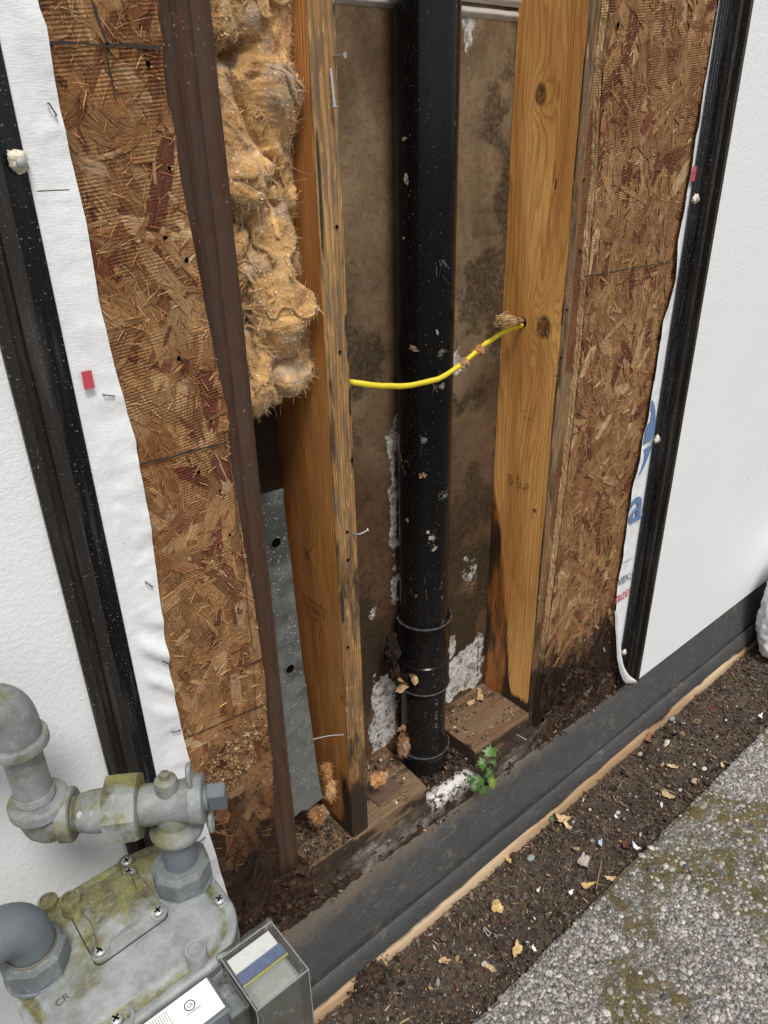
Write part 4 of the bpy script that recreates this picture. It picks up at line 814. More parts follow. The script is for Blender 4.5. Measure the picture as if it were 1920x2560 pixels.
# large blue letter disc, split by a pale diagonal
ca_ = dY(1392, 925, .6895); cb_ = dY(1405, 860, .6895); cl_ = dY(1372, 1030, .6895)
zc = (cb_[2]+cl_[2])/2; rz = (cb_[2]-cl_[2])/2*1.1; xr_ = 1.2545
dd = dY(1400, 960, .6895)
clipmark(G(), cl_[2], cb_[2], W2n, MBLU, w2, 'large_blue_letter', inside=lambda x, z: ((x-(xr_-.052))/.052)**2+((z-zc)/rz)**2 < 1 and abs((z-dd[2])-.15*(x-dd[0])) > .0055)
o = dY(1357, 1134, .6893); text('large_blue_letter', 'a', .118, o, (1, 0, .0), (-.08, 0, 1), MBLU, w2, weight=.0009)
o = dY(1333, 1268, .6890); text('printed_word', 'VEK.C', .0250, o, (1, 0, 0), (0, 0, 1), MNAV, w2, weight=.0002)
o = dY(1327, 1306, .6888); text('printed_word', 'nce', .0380, o, (1, 0, 0), (.08, 0, 1), MRED, w2, weight=.0003)
o = dY(1452, 630, .6893); text('printed_word', 'w', .012, o, (1, 0, 0), (0, 0, 1), MRED, w2)
def pline(a, b, w, mat, parent, Y=.6892, name='printed_line'):
    A, B = dY(*a, Y), dY(*b, Y); g = G(); d_ = (B-A)/np.linalg.norm(B-A); pn = np.array([-d_[2], 0, d_[0]])*w; g.add([A-pn, B-pn, B+pn, A+pn], [(0, 1, 2, 3)]); g.build(name, mat, parent)
pline((80, 413), (150, 410), .0005, MINKP, w1); pline((1496, 376), (1503, 373), .0005, MINK, w2); pline((1342, 1218), (1366, 1206), .0005, MINK, w2)

# curled flap at the foot of the right wrap
g = G(); La = spline([dY(*q, .688-.012*i/4) for i, q in enumerate(((1328, 1320), (1331, 1385), (1335, 1432), (1348, 1472), (1370, 1477)))], 24); Ra = spline([dY(*q, .684-.014*i/4) for i, q in enumerate(((1337, 1320), (1340, 1385), (1345, 1430), (1356, 1455), (1374, 1470)))], 24)
k = np.linspace(0, 1, 6)[None, :, None]; P = La[:, None]*(1-k)+Ra[:, None]*k; P[..., 1] -= .003*np.sin(k[..., 0]*3.1)+.0012*noise(P*120, 4); i, j = np.meshgrid(np.arange(23), np.arange(5), indexing='ij'); a = (i*6+j).ravel()
g.add(P.reshape(-1, 3), np.stack([a, a+1, a+7, a+6], 1)); g.build('curled_flap', MW, w2, smooth=180)

# ------------------------------------------------------------------ siding panels and their metal trims
g = G()
def panel(g, x0, x1, z0, z1, y0=.684, y1=.694):
    P, f, _, _ = grid(60, 90, lambda u, v: V3(x0+(x1-x0)*u, y0+0*u, z0+(z1-z0)*v)); g.add(P, f); box(g, (x0, y0+.0006, z0), (x1, y1, z1), 0, b=.0015)
panel(g, -2.5, .1615, .10, 2.5); sp1 = g.build('siding_panel', MS, smooth=30); tag(sp1, 'white textured siding panel at the left behind the gas piping', 'siding', 'white siding panels')
g = G(); panel(g, 1.3285, 5.0, .170, 2.5, .680, .690); sp2 = g.build('siding_panel', MS, smooth=30); tag(sp2, 'white siding panel at the right above the black flashing', 'siding', 'white siding panels')
def ext(g, prof, z0, z1, mat=0, col=(1, 1, 1, 1), step=.02):
    pr = np.array(prof); m = len(pr); zz = np.arange(z0, z1+step, step); n = len(zz); P = V3(pr[:, 0][:, None], pr[:, 1][:, None], zz[None]); P[..., 0] += .0003*noise(P*[0, 0, 30], 3); i, j = np.meshgrid(np.arange(m-1), np.arange(n-1), indexing='ij'); a = (i*n+j).ravel()
    g.add(P.reshape(-1, 3), np.stack([a, a+n, a+n+1, a+1], 1), mat); g.add(V3(pr[:, 0], pr[:, 1], z0+0*pr[:, 0]), [tuple(range(m))], mat)
t1 = thing('metal_trim', (.19, .69, .10), 'dark bronze channel trim with a wide glossy black flange, at the left siding edge', 'trim', 'metal siding trims')
g = G(); ext(g, [(.160, .684), (.160, .6795), (.1605, .679), (.1700, .679), (.1706, .6796), (.1706, .6905), (.1800, .6905), (.1806, .6905), (.1806, .6815), (.1812, .681), (.1926, .681), (.1932, .6816), (.1932, .6935)], .36, 2.5); g.build('channel', MTD, t1, smooth=30)
g = G(); box(g, (.1932, .6925, .36), (.2150, .6938, 2.5), 0, b=.0004); g.build('flange', MTB, t1)
t2 = thing('metal_trim', (1.30, .685, .20), 'black channel trim with a ribbed lip beside the right siding panel', 'trim', 'metal siding trims')
g = G(); ext(g, [(1.2985, .6915), (1.2985, .680), (1.2990, .6795), (1.3010, .6795), (1.3014, .680), (1.3014, .6885), (1.3085, .6885), (1.3085, .6825), (1.309, .682), (1.3115, .682), (1.312, .6825), (1.312, .6885), (1.3225, .6885), (1.3225, .6765), (1.323, .676), (1.3305, .676), (1.331, .6765), (1.331, .682)][::1], .172, 2.5); g.build('channel', MTD, t2, smooth=30)
g = G(); box(g, (1.2605, .6890, .172), (1.2985, .6903, 2.5), 0, b=.0004)
for xx in (1.268, 1.276, 1.284, 1.291): box(g, (xx, .6882, .172), (xx+.0018, .6891, 2.5), 0)
g.build('flange', MTB, t2)
def screw(px, py, Y, parent, sz=.006, seed=1):
    c = aY(px, py, Y); g = G(); blob(g, c+[0, -.001, 0], (sz*1.15, sz*.8, sz*1.25), seed, .55, 0, n=(20, 14), fr=3.5); g.build('sealant_dab', MFOAM, parent, smooth=180)
    g = G(); lathe(g, [(0, .0042), (.002, .004), (.003, .002), (.003, 0)], c+[.001, -sz*.7, -.001], (0, -1, 0), 12); return g.build('screw_head', MSCR, parent)
screw(44, 402, .690, t1, .0068, 1); screw(1737, 497, .687, t2, .0058, 2); screw(1641, 1098, .687, t2, .0058, 3); screw(1559, 1630, .687, t2, .005, 4)

# ------------------------------------------------------------------ black drain pipe
px_, py_, pr_ = .7505, .790, .0414
def onpipe(px, py, off=.0008):
    v = ray(px, py); a = v[0]**2+v[1]**2; b = -2*(v[0]*px_+v[1]*py_); c = px_**2+py_**2-(pr_+off)**2; t_ = (-b-math.sqrt(max(b*b-4*a*c, 0)))/(2*a); p = v*t_; p[2] += H; nn = np.array([p[0]-px_, p[1]-py_, 0]); return p, nn/np.linalg.norm(nn)
t = thing('drain_pipe', (px_, py_, .226), 'black plastic drain pipe standing in the open stud bay', 'pipe')
g = G(); lathe(g, [(0, pr_), (2.3, pr_)], (px_, py_, .23), n=96); 
nseg = 1
g.build('pipe', MABS, t, smooth=60)
def ringz(py): return onpipe(1057, py)[0][2]
g = G(); z1_ = ringz(1572); z0_ = ringz(1738)
lathe(g, [(z0_-.004, pr_+.0002), (z0_-.003, .0462), (z0_+.006, .0468), (z0_+.008, .0460), ((z0_+z1_)/2-.014, .0462), ((z0_+z1_)/2-.012, .0440), ((z0_+z1_)/2+.010, .0440), ((z0_+z1_)/2+.012, .0464), (z1_-.008, .0468), (z1_-.006, .0480), (z1_, .0478), (z1_+.0008, .0466), (z1_+.0008, pr_+.0002)], (px_, py_, 0), n=96, cap=False); g.build('coupling', MABS, t, smooth=40)
g = G(); hz = ringz(1890)-.335; lathe(g, [(.224, .0465), (.30+hz, .0470), (.318+hz, .0476), (.326+hz, .0492), (.333+hz, .0492), (.335+hz, .0482), (.335+hz, pr_+.0002)], (px_, py_, 0), n=96, cap=False); g.build('floor_hub', MABS, t, smooth=40)
ABRIM = simple('worn_rim', (.055, .055, .053), .45, var=.5, sc=120)
for zz_, rr_ in ((z1_+.0004, .0475), (z0_+.002, .0469), (.334+hz, .0489)):
    g = G(); a_ = np.linspace(math.radians(150), math.radians(335), 60); tube(g, np.stack([px_+rr_*np.cos(a_), py_+rr_*np.sin(a_), zz_+0*a_], 1), .0011+.0007*np.sin(a_*9)**2, 6); g.build('worn_rim', ABRIM, t)
MLET = simple('pipe_print', (.30, .29, .27), .6)
# lettering running down the pipe
for k, (ch, zz_) in enumerate(zip('ABS DWV 3 IN  SCH 40', np.linspace(.475, .345, 20))):
    if ch == ' ': continue
    aa = math.radians(258); ox, oy = px_+(pr_+.0004)*math.cos(aa), py_+(pr_+.0004)*math.sin(aa)
    text('pipe_lettering', ch, .0065, (ox, oy, zz_), (0, 0, -1), (-math.sin(aa), math.cos(aa), 0), MLET, t)
# lint and paper shreds stuck on the pipe
def shred(c, s_, seed, colr, name, label, cat, group=None, nrm=(0, -1, 0), parent=None, long=1., curl=.5, nseg=9, mat=None):
    """irregular torn flake, curled"""
    r = np.random.default_rng(seed); x, y, tt = frame(nrm); a0 = r.uniform(0, 6.28); X_ = x*math.cos(a0)+y*math.sin(a0); Y_ = -x*math.sin(a0)+y*math.cos(a0)
    th = np.linspace(0, 2*math.pi, 22)[:-1]; rr = 1+.45*noise(V3(np.cos(th)*1.8, np.sin(th)*1.8, 0*th+seed), seed)+.2*r.uniform(-1, 1, 21); V_ = []; F_ = []
    rings = (0, .35, .7, 1.)
    for q in rings[1:]: V_.append(np.stack([np.cos(th)*rr*q*long, np.sin(th)*rr*q*.62], 1))
    V_ = np.vstack([[[0, 0]]]+V_)*s_; zz = curl*(V_[:, 0]**2/s_*.9-V_[:, 1]**2/s_*.6)+.16*s_*noise(np.stack([V_[:, 0]/s_*2.5, V_[:, 1]/s_*2.5, 0*V_[:, 0]+seed], 1), 2)+.12*s_*noise(np.stack([V_[:, 0]/s_*7, V_[:, 1]/s_*7, 0*V_[:, 0]+seed], 1), 3)
    m = 21
    F_ = [(0, 1+i, 1+(i+1) % m) for i in range(m)]+[(1+k*m+i, 1+(k+1)*m+i, 1+(k+1)*m+(i+1) % m, 1+k*m+(i+1) % m) for k in range(2) for i in range(m)]
    W_ = np.array(c)+V_[:, :1]*X_+V_[:, 1:]*Y_+zz[:, None]*tt; W2_ = W_-tt*.0005
    cc = np.array([*colr, 1])*np.append(1+.3*noise(W_*300, 2)[:, None]*[1, 1, 1], np.ones((len(W_), 1)), 1)
    g = G(); g.add(W_, F_, 0, cc); g.add(W2_, [f_[::-1] for f_ in F_], 0, cc); o = g.build(name, mat or MCH, parent, smooth=60)
    return tag(o, label, cat, group) if parent is None else o
def onpipe(px, py, off=.0008):
    # nearest intersection of the sight line with the pipe cylinder
    v = ray(px, py); a = v[0]**2+v[1]**2; b = -2*(v[0]*px_+v[1]*py_); c = px_**2+py_**2-(pr_+off)**2; t_ = (-b-math.sqrt(max(b*b-4*a*c, 0)))/(2*a); p = v*t_; p[2] += H; nn = np.array([p[0]-px_, p[1]-py_, 0]); return p, nn/np.linalg.norm(nn)
k = 0
for (x_, y_, s_, c_) in ((1010, 347, .006, (.45, .38, .3)), (1017, 450, .008, (.45, .38, .30)), (1010, 595, .004, (.45, .4, .35)), (1035, 872, .010, (.34, .24, .15)), (1093, 830, .005, (.5, .42, .32)), (1055, 1188, .012, (.42, .28, .16)), (1060, 1100, .008, (.20, .18, .16)), (1003, 1145, .010, (.26, .16, .09)), (1105, 965, .010, (.30, .24, .18)), (1080, 1345, .0085, (.58, .52, .42)), (1087, 1372, .008, (.42, .44, .38)), (1070, 1330, .007, (.62, .55, .45)), (1112, 1240, .007, (.3, .27, .24)), (1018, 1300, .005, (.3, .25, .2)), (1040, 1490, .006, (.2, .17, .14))):
    p, nn = onpipe(x_, y_, .0012); k += 1
    shred(p+nn*.0006, s_*.62, k, tuple(.6*q for q in c_), 'paper_shred', None, None, nrm=nn, parent=t, long=.75+.5*(k % 3)/2, curl=.02)
p, nn = onpipe(1010, 1710, .004); shred(p+nn*.004+[0, 0, .004], .017, 71, (.42, .27, .14), 'dry_leaf', 'large curled tan leaf caught on the pipe coupling', 'leaf', 'dry leaves in the bay', nn, curl=.9)
p, nn = onpipe(1035, 1690, .004); shred(p+nn*.004, .011, 72, (.46, .31, .17), 'dry_leaf', 'pointed tan leaf scrap hanging from the pipe coupling', 'leaf', 'dry leaves in the bay', nn, curl=.8)
p, nn = onpipe(1010, 1825, .004); shred(p+nn*.003, .014, 73, (.36, .22, .12), 'dry_leaf', 'brown crumpled leaf at the left foot of the pipe', 'leaf', 'dry leaves in the bay', nn, curl=1.)
shred(aZ(1200, 1745, .267), .011, 74, (.38, .24, .13), 'dry_leaf', 'brown lobed leaf on the back of the tan sill block', 'leaf', 'dry leaves in the bay', (0, -.2, 1))
shred(aZ(1175, 1757, .266), .008, 75, (.42, .28, .16), 'dry_leaf', 'small round leaf scrap on the tan sill block', 'leaf', 'dry leaves in the bay', (0, -.2, 1))
shred(aZ(1198, 1725, .271), .006, 76, (.33, .2, .1), 'dry_leaf', 'little brown leaf tip behind the lobed leaf', 'leaf', 'dry leaves in the bay', (0, -.5, 1))

# ------------------------------------------------------------------ glass wool
WC = np.array([[.60, .35, .14], [.68, .46, .24], [.50, .27, .09], [.42, .32, .22], [.80, .62, .38]])
def fibres(g, P, Nn, n, la, lb, w, r, out=.4, droop=.2, cols=WC, pw=None):
    idx = r.integers(0, len(P), n); A = P[idx]+r.normal(0, .0008, (n, 3)); Nm = Nn[idx]; D = r.normal(0, 1, (n, 3)); D -= (D*Nm).sum(1)[:, None]*Nm*.7; D += Nm*out; D[:, 2] -= droop; D /= np.linalg.norm(D, axis=1)[:, None]
    L = r.uniform(la, lb, (n, 1)); K_ = r.normal(0, 1, (n, 3)); W_ = np.cross(D, K_); W_ /= np.linalg.norm(W_, axis=1)[:, None]+1e-9; pts = []
    for q in range(4): s_ = q/3.; pts.append(A+D*L*s_+K_*L*s_*s_*.35)
    w_ = w*r.uniform(.5, 1.3, (n, 1)); V_ = np.stack([p_+sg*W_*w_*(1-.6*q/3) for q, p_ in enumerate(pts) for sg in (-1, 1)], 1)
    f = np.array([(0, 1, 3, 2), (2, 3, 5, 4), (4, 5, 7, 6)]); FF = (f[None]+(np.arange(n)*8)[:, None, None]).reshape(-1, 4)
    c = cols[r.integers(0, len(cols), n)]*r.uniform(.7, 1.2, (n, 1)); c = np.concatenate([c, np.ones((n, 1))], 1); g.add(V_.reshape(-1, 3), FF, 0, np.repeat(c, 8, 0))
def normals(P, nu, nv):
    Q = P.reshape(nu, nv, 3); a = np.gradient(Q, axis=0); b = np.gradient(Q, axis=1); n = np.cross(a, b); n /= np.linalg.norm(n, axis=2)[..., None]+1e-12; return n.reshape(-1, 3)
t = thing('insulation_batt', (.462, .76, 1.01), 'long tan glass wool batt stuffed between the dark stud and the orange stud', 'insulation')
g = G(); nu, nv = 150, 620
zb = 1.034
def batt(u, v):
    z = zb+(1.75-zb)*v; th = math.pi*(1.08-1.16*u)                       # left back -> front -> right back
    e_ = np.clip((z-zb)/.026, 0, 1); rr = np.clip(1-(1-e_)**2.6, 0, 1)**.42; cx = .4640+.003*np.sin(z*30)
    sx = np.sign(np.cos(th))*np.abs(np.cos(th))**.55; sy = np.abs(np.sin(th))**.7*np.sign(np.sin(th)); rx = .0545*rr; ry = .066*rr
    return V3(cx+rx*sx, .792-ry*sy, z)
P, f, u, v = grid(nu, nv, batt); nb = normals(P, nu, nv); nb *= np.sign((nb*(P-[.464, .80, 0])*[1, 1, 0]).sum(1))[:, None]
wp = P+.040*np.stack([fbm(P*14, 3, 61), fbm(P*14+9, 3, 62), fbm(P*14+4, 3, 63)], 1)
d = .036*np.abs(noise(wp*[17, 17, 14], 64))+.012*np.abs(noise(wp*[34, 34, 26]+5, 65))+.0030*np.abs(noise(wp*[85, 85, 60]+2, 60))+.0045*ridged(wp*[52, 52, 26], 2, 66)*sm(-.2, .3, noise(wp*14, 70))+.0022*ridged(wp*[130, 130, 80], 3, 69)+.0010*fbm(wp*330, 2, 67)-.0150-.007*sm(.07, .0, np.abs(noise(wp*[17, 17, 14], 64)))
dep = sm(.38, .5, fbm(wp*[16, 10, 12], 3, 68)+.1*noise(P*50, 3)); d -= .018*dep
low = 1-sm(0, .04, P[:, 2]-zb)*.0
edge_ = np.minimum(1, (np.sin(math.pi*u)*1.5)); P = P+nb*(d*np.clip(edge_, .15, 1))[:, None]; P[:, 0] = np.clip(P[:, 0], .4125, .5150)
gap = sm(.012, 0, np.abs(P[:, 2]-1.395-.25*(P[:, 0]-.46))+.004*noise(P*90, 2)); P[:, 1] += .02*gap*sm(.47, .45, P[:, 0])
P[:, 2] -= .012*sm(.012, 0, np.abs(P[:, 0]-.462))*sm(zb+.02, zb, P[:, 2])
cv = np.clip(.86+.5*fbm(P*[26, 26, 20], 4, 7), .45, 1.2)[:, None]; cc = np.hstack([cv, cv*.98, cv*.95, cv*0+1]); g.add(P, f, 0, cc)
g.build('wool_body', MI, t, smooth=180)
nb2 = normals(P, nu, nv); nb2 *= np.sign((nb2*nb).sum(1))[:, None]; vis = (P[:, 1] < .785) & (P[:, 2] < 1.55)
g = G(); r = np.random.default_rng(5); fibres(g, P[vis], nb2[vis], 30000, .003, .009, .00017, r, .03, .35); fibres(g, P[vis], nb2[vis], 700, .010, .022, .00020, r, .0, .5)
vb = vis & (P[:, 2] < 1.06); fibres(g, P[vb], nb2[vb], 700, .002, .008, .0002, r, .3, .3)
# torn rolls and flaps of wool lying over the batt
r5 = np.random.default_rng(77); front = np.where(vis & (P[:, 0] > .42) & (P[:, 0] < .505) & (P[:, 1] < .765))[0]
for q in range(46):
    s0 = P[front[r5.integers(0, len(front))]]; an = r5.choice([r5.normal(-.35, .5), r5.normal(-1.4, .35)]); Ln = r5.uniform(.018, .05); m_ = 16; tt_ = np.linspace(-.5, .5, m_)
    pth = np.stack([s0[0]+tt_*Ln*math.cos(an), 0*tt_, s0[2]+tt_*Ln*math.sin(an)-.010*(1-4*tt_**2)*abs(math.cos(an))], 1); pth += .006*np.stack([noise(V3(tt_*4+q*7, 0*tt_, 0*tt_+k_), k_) for k_ in (1, 2, 3)], 1); pth[:, 0] = np.clip(pth[:, 0], .418, .512)
    near = P[front]; pth[:, 1] = [near[np.argmin((near[:, 0]-a_[0])**2+(near[:, 2]-a_[2])**2), 1]-.0010 for a_ in pth]; pth[:, 1] = np.convolve(np.pad(pth[:, 1], 2, 'edge'), np.ones(5)/5, 'valid')
    rr_ = r5.uniform(.0016, .0042)*np.sqrt(np.clip(1-(2*tt_)**2, .02, 1)); g5 = G(); tube(g5, pth, rr_, 12, 0, (*(np.array([1, .98, .95])*r5.uniform(.7, 1.1)),  1), flat=r5.uniform(.5, 1.)); V5 = g5.v[-1]; V5 += .0016*np.stack([fbm(V5*130, 3, 80+k_) for k_ in range(3)], 1)
    fibres(g, V5, V5-pth.mean(0), 90, .003, .009, .00017, r5, .0, .3); g5.build('wool_roll', MI, t, smooth=180)
# bright sawdust crumbs caught on the ridges
hi = vis & (d > np.quantile(d, .62)) & (fbm(P*30, 3, 77) > -.05); n = 1300; ix = r.integers(0, hi.sum(), n); C = P[hi][ix]+nb2[hi][ix]*.001
chips(g, n, C, SZ(.0006, .0018), [(.90, .74, .50), (.78, .55, .30)], [2, 1], 15, .6, (0, -1, .3), .8)
g.build('loose_fibres', MF, t, smooth=0)
def tuft(c, rad, seed, label, n=500, cols=WC, base=(.55, .36, .18), group='loose wool tufts', ln=(.004, .014)):
    tt = thing('wool_tuft', c, label, 'insulation tuft', group); g = G(); blob(g, c, rad, seed, .75, 0, (*base, 1), (44, 30), 2.2); o = g.build('wool_lump', MI, tt, smooth=180)
    P_ = g.v[0]; N_ = P_-np.array(c); N_ /= np.linalg.norm(N_, axis=1)[:, None]+1e-9; g2 = G(); fibres(g2, P_, N_, int(n*1.8), ln[0]*.6, ln[1]*.6, .00020, np.random.default_rng(seed), .03, .3, cols*np.array(base)*.9); g2.build('loose_fibres', MF, tt, smooth=0); return tt
tuft(dY(714, 1705, .735)-[0, 0, .0], (.008, .008, .018), 3, 'orange wool tuft hanging at the torn lower corner of the metal guard', base=(1.0, .92, .8))
tuft(dY(706, 1665, .738), (.006, .006, .016), 4, 'thin wool tuft above the hanging tuft beside the metal guard', base=(.8, .6, .45))
tuft(dY(686, 1762, .735), (.015, .012, .012), 5, 'brown wool tuft on the sill below the metal guard', base=(.45, .35, .28))
tuft(dY(818, 1683, .745), (.015, .012, .013), 6, 'pale wool tuft on the sill block beside the rusty bolt', base=(.75, .62, .5))
tuft(dY(1118, 692, .765), (.004, .004, .004), 7, 'small wool wisp at the cable hole in the knotty stud', base=(.5, .38, .26), n=60)
g = G(); r9 = np.random.default_rng(31); e0 = dY(1125, 692, .785)
for q in range(70):
    a_ = e0+r9.normal(0, .002, 3); b_ = dY(1072+r9.uniform(-3, 12), 690+r9.uniform(-6, 10), .72)+r9.normal(0, .002, 3); tube(g, spline([a_, (a_+b_)/2+r9.normal(0, .003, 3), b_], 7), .0004, 3, 0, (.62, .42, .22, 1))
tag(g.build('wool_strand', MF, smooth=60), 'frayed tan fibre strand poking left out of the cable hole', 'insulation strand')
tuft(dY(870, 1610, .77), (.010, .010, .022), 8, 'brown wool scrap against the drywall left of the pipe foot', base=(.42, .3, .2))

# ------------------------------------------------------------------ yellow cable
cp = [(700, 822, .80), (752, 825, .735), (775, 828, .722), (825, 833, .7135), (870, 834, .7115), (925, 825, .7105), (960, 811, .7105), (1000, 785, .716), (1030, 758, .726), (1060, 735, .742), (1095, 714, .765), (1130, 703, .7935)]
cpts = spline([dY(*q) for q in cp]+[dY(1150, 695, .80)+[.02, 0, 0]], 90)
g = G(); tube(g, cpts+.0006*noise(cpts*60, 3)[:, None], .0029*(1+.06*noise(cpts*90, 4)), 12, flat=1.4); yc = g.build('electric_cable', MYEL, smooth=60); tag(yc, 'yellow sheathed electric cable bowed across the front of the black pipe', 'cable')
for k_, (i_, n_) in enumerate(((60, 220), (52, 120))):
    c_ = cpts[i_]; tuft(c_+np.array([0, -.002, 0]), (.009, .0055, .006), 20+k_, ['fuzzy wool lint on the rising part of the yellow cable', 'fuzzy wool lint where the yellow cable leaves the pipe'][k_], n=n_, base=(.7, .55, .4), group='lint on the cable', ln=(.004, .012))

g = G(); c_ = dY(846, 1405, .800); blob(g, c_, (.011, .012, .030), 12, .8, 0, (.022, .016, .012, 1), (40, 30), 3.5); blob(g, c_+[.004, -.002, -.045], (.008, .010, .018), 14, .8, 0, (.03, .02, .014, 1), (30, 24), 3.5)
tag(g.build('muck_lump', MROT, smooth=60), 'black crusty muck clinging to the left side of the pipe coupling', 'muck')
# wisps of lint stuck on the pipe
for k_, (x_, y_, n_, s_) in enumerate(((1102, 880, 46, .009), (1110, 665, 16, .016), (1093, 968, 34, .007), (1058, 1098, 30, .007), (1110, 1235, 30, .012), (1085, 1345, 60, .006), (1107, 1555, 20, .012), (1012, 1160, 16, .012))):
    p_, nn_ = onpipe(x_, y_, .001); r_ = np.random.default_rng(300+k_); q_ = p_+r_.normal(0, 1, (40, 3))*[.002+.002*(k_ % 3), .0005, .003+.006*(k_ % 2)]; g = G(); fibres(g, q_, np.tile(nn_, (40, 1)), n_, .002, s_, .00014, r_, .02, .5, np.array([[.40, .37, .33], [.28, .25, .20], [.5, .48, .45]])); g.build('lint_wisp', MF, bpy.data.objects['drain_pipe'], smooth=0)

# ------------------------------------------------------------------ galvanized guard plate
g = G(); Yg = .738
L_ = [dY(*q, Yg) for q in ((563, 1063), (575, 1160), (592, 1300), (608, 1440), (625, 1580), (640, 1700), (645, 1760))]; Rg = [dY(*q, Yg) for q in ((607, 1052), (620, 1150), (637, 1290), (654, 1430), (673, 1570), (690, 1690), (697, 1722))]
nr = 60; Lp = spline(L_, nr); Rp = spline(Rg, nr); Lp[:, 0] -= .012; m = 14; k = np.linspace(0, 1, m)[None, :, None]; P = Lp[:, None]*(1-k)+Rp[:, None]*k
P[..., 1] += .004*np.linspace(1, 0, nr)[:, None]**6*(-1)+.0012*fbm(P*20, 2, 3)+.010*np.linspace(0, 1, nr)[:, None]*0; P[:2, :, 1] -= .002
P[-1, :, 2] += .004*noise(P[-1]*80, 2); hc = [aY(690, 1355, Yg), aY(725, 1670, Yg)]
i, j = np.meshgrid(np.arange(nr-1), np.arange(m-1), indexing='ij'); a = (i*m+j).ravel(); F_ = np.stack([a, a+m, a+m+1, a+1], 1)
V_ = P.reshape(-1, 3); g.add(V_, F_); g.add(V_+[0, .0012, 0], F_[:, ::-1]); e_ = P[:, -1]; i = np.arange(nr-1); g.add(np.vstack([e_, e_+[0, .0012, 0]]), np.stack([i, i+1, nr+i+1, nr+i], 1))
t = thing('metal_guard', (.44, Yg, .37), 'tall grey galvanized guard strip with two round holes beside the dark stud', 'guard plate'); g.build('strip', MG, t, smooth=40)
for c_ in hc:
    g = G(); c_ = c_+[-.001, -.0015, 0]; lathe(g, [(0, .0072), (.0003, .0072), (.0003, 0)], c_, (0, -1, 0), 22); g.build('round_hole', MHOLE, t)
    g = G(); a_ = np.linspace(0, 2*math.pi, 30); tube(g, np.stack([c_[0]+.0075*np.cos(a_), c_[1]-.0002+0*a_, c_[2]+.0075*np.sin(a_)], 1), .0007, 6); g.build('hole_rim', MG, t)
g = G(); A = dY(676, 1597, .716); B = dY(742, 1587, .714); sp_ = spline([A, (A+B)/2+[0, 0, .002], B], 14); tube(g, sp_, .0008, 6)
tag(g.build('grey_splinter', simple('pale_splinter', (.35, .34, .32), .7)), 'thin pale splinter bridging the metal guard and the orange stud', 'splinter')

# ------------------------------------------------------------------ small plant
t = thing('ivy_sprig', dY(1045, 1680, .69), 'green lobed weed growing out beside the foundation edge', 'plant')
def leafshape(g, c, s_, up_, nr_, col, seed):
    r = np.random.default_rng(seed); n_ = np.array(nr_, float); n_ /= np.linalg.norm(n_); Yv = np.array(up_, float); Yv -= n_*(Yv@n_); Yv /= np.linalg.norm(Yv); Xv = np.cross(Yv, n_)
    out = [(0, 0), (.22, -.12), (.55, -.05), (.42, .18), (.78, .42), (.40, .46), (.34, .72), (.12, .66), (0, 1.1), (-.13, .68), (-.36, .75), (-.40, .45), (-.8, .40), (-.44, .16), (-.52, -.08), (-.2, -.12)]
    o_ = np.array(out)*s_*(1+.1*r.uniform(-1, 1, (16, 2))); cen = np.array([[0, .32*s_]]); mid = cen+(o_-cen)*.5; V_ = np.vstack([cen, mid, o_])
    z_ = -.35*np.abs(V_[:, 0])+.5*V_[:, 1]**2/s_*(-.6)+.07*s_*noise(np.stack([V_[:, 0]/s_*3, V_[:, 1]/s_*3, 0*V_[:, 0]+seed], 1), 2); W_ = np.array(c)+V_[:, :1]*Xv+V_[:, 1:]*Yv+z_[:, None]*n_
    m = 16; F_ = [(0, 1+i, 1+(i+1) % m) for i in range(m)]+[(1+i, 1+m+i, 1+m+(i+1) % m, 1+(i+1) % m) for i in range(m)]
    cc = np.ones((33, 4)); cc[:, :3] = np.array(col)*(1+.25*r.uniform(-1, 1)); cc[0, :3] *= 1.3; g.add(W_, F_, 0, cc)
lv = [((1062, 1632), .024, (.3, 0, 1), (-.2, -.7, .6), (.06, .22, .045)), ((1048, 1648), .018, (-1, 0, .3), (-.2, -.7, .6), (.05, .19, .04)), ((1052, 1668), .020, (.5, 0, -.6), (-.1, -.7, .6), (.035, .13, .03)), ((1040, 1680), .024, (-.9, 0, -.4), (0, -.6, .7), (.03, .11, .028)), ((1058, 1688), .022, (.9, 0, -.5), (0, -.6, .8), (.09, .22, .04)), ((1028, 1692), .020, (-.4, 0, -1), (-.1, -.5, .7), (.028, .10, .03)), ((1042, 1700), .018, (.2, 0, -1), (-.1, -.6, .7), (.03, .12, .03)), ((1020, 1680), .016, (-1, 0, -.2), (-.1, -.6, .7), (.03, .12, .03)), ((1066, 1650), .014, (.8, 0, .4), (-.1, -.6, .7), (.05, .17, .04))]
for k_, (q, s_, u_, n_, c_) in enumerate(lv): g = G(); leafshape(g, dY(*q, .676-.002*(k_ % 3)), s_*.92, u_, n_, (c_[0]*1.1, c_[1]*.72, c_[2]*.35), k_); g.build('leaf', MLEAF, t, smooth=60)
g = G(); b_ = dY(1040, 1700, .697)
for q, s_, *_ in lv: e_ = dY(*q, .677); tube(g, spline([b_, (b_+e_)/2+[0, -.006, .002], e_], 8), .0007, 5, 0, (.06, .16, .04, 1))
tube(g, spline([b_, dY(1050, 1640, .68), dY(1072, 1618, .675), dY(1085, 1640, .672)], 16), .0005, 5, 0, (.12, .22, .06, 1)); g.build('stem', MLEAF, t)

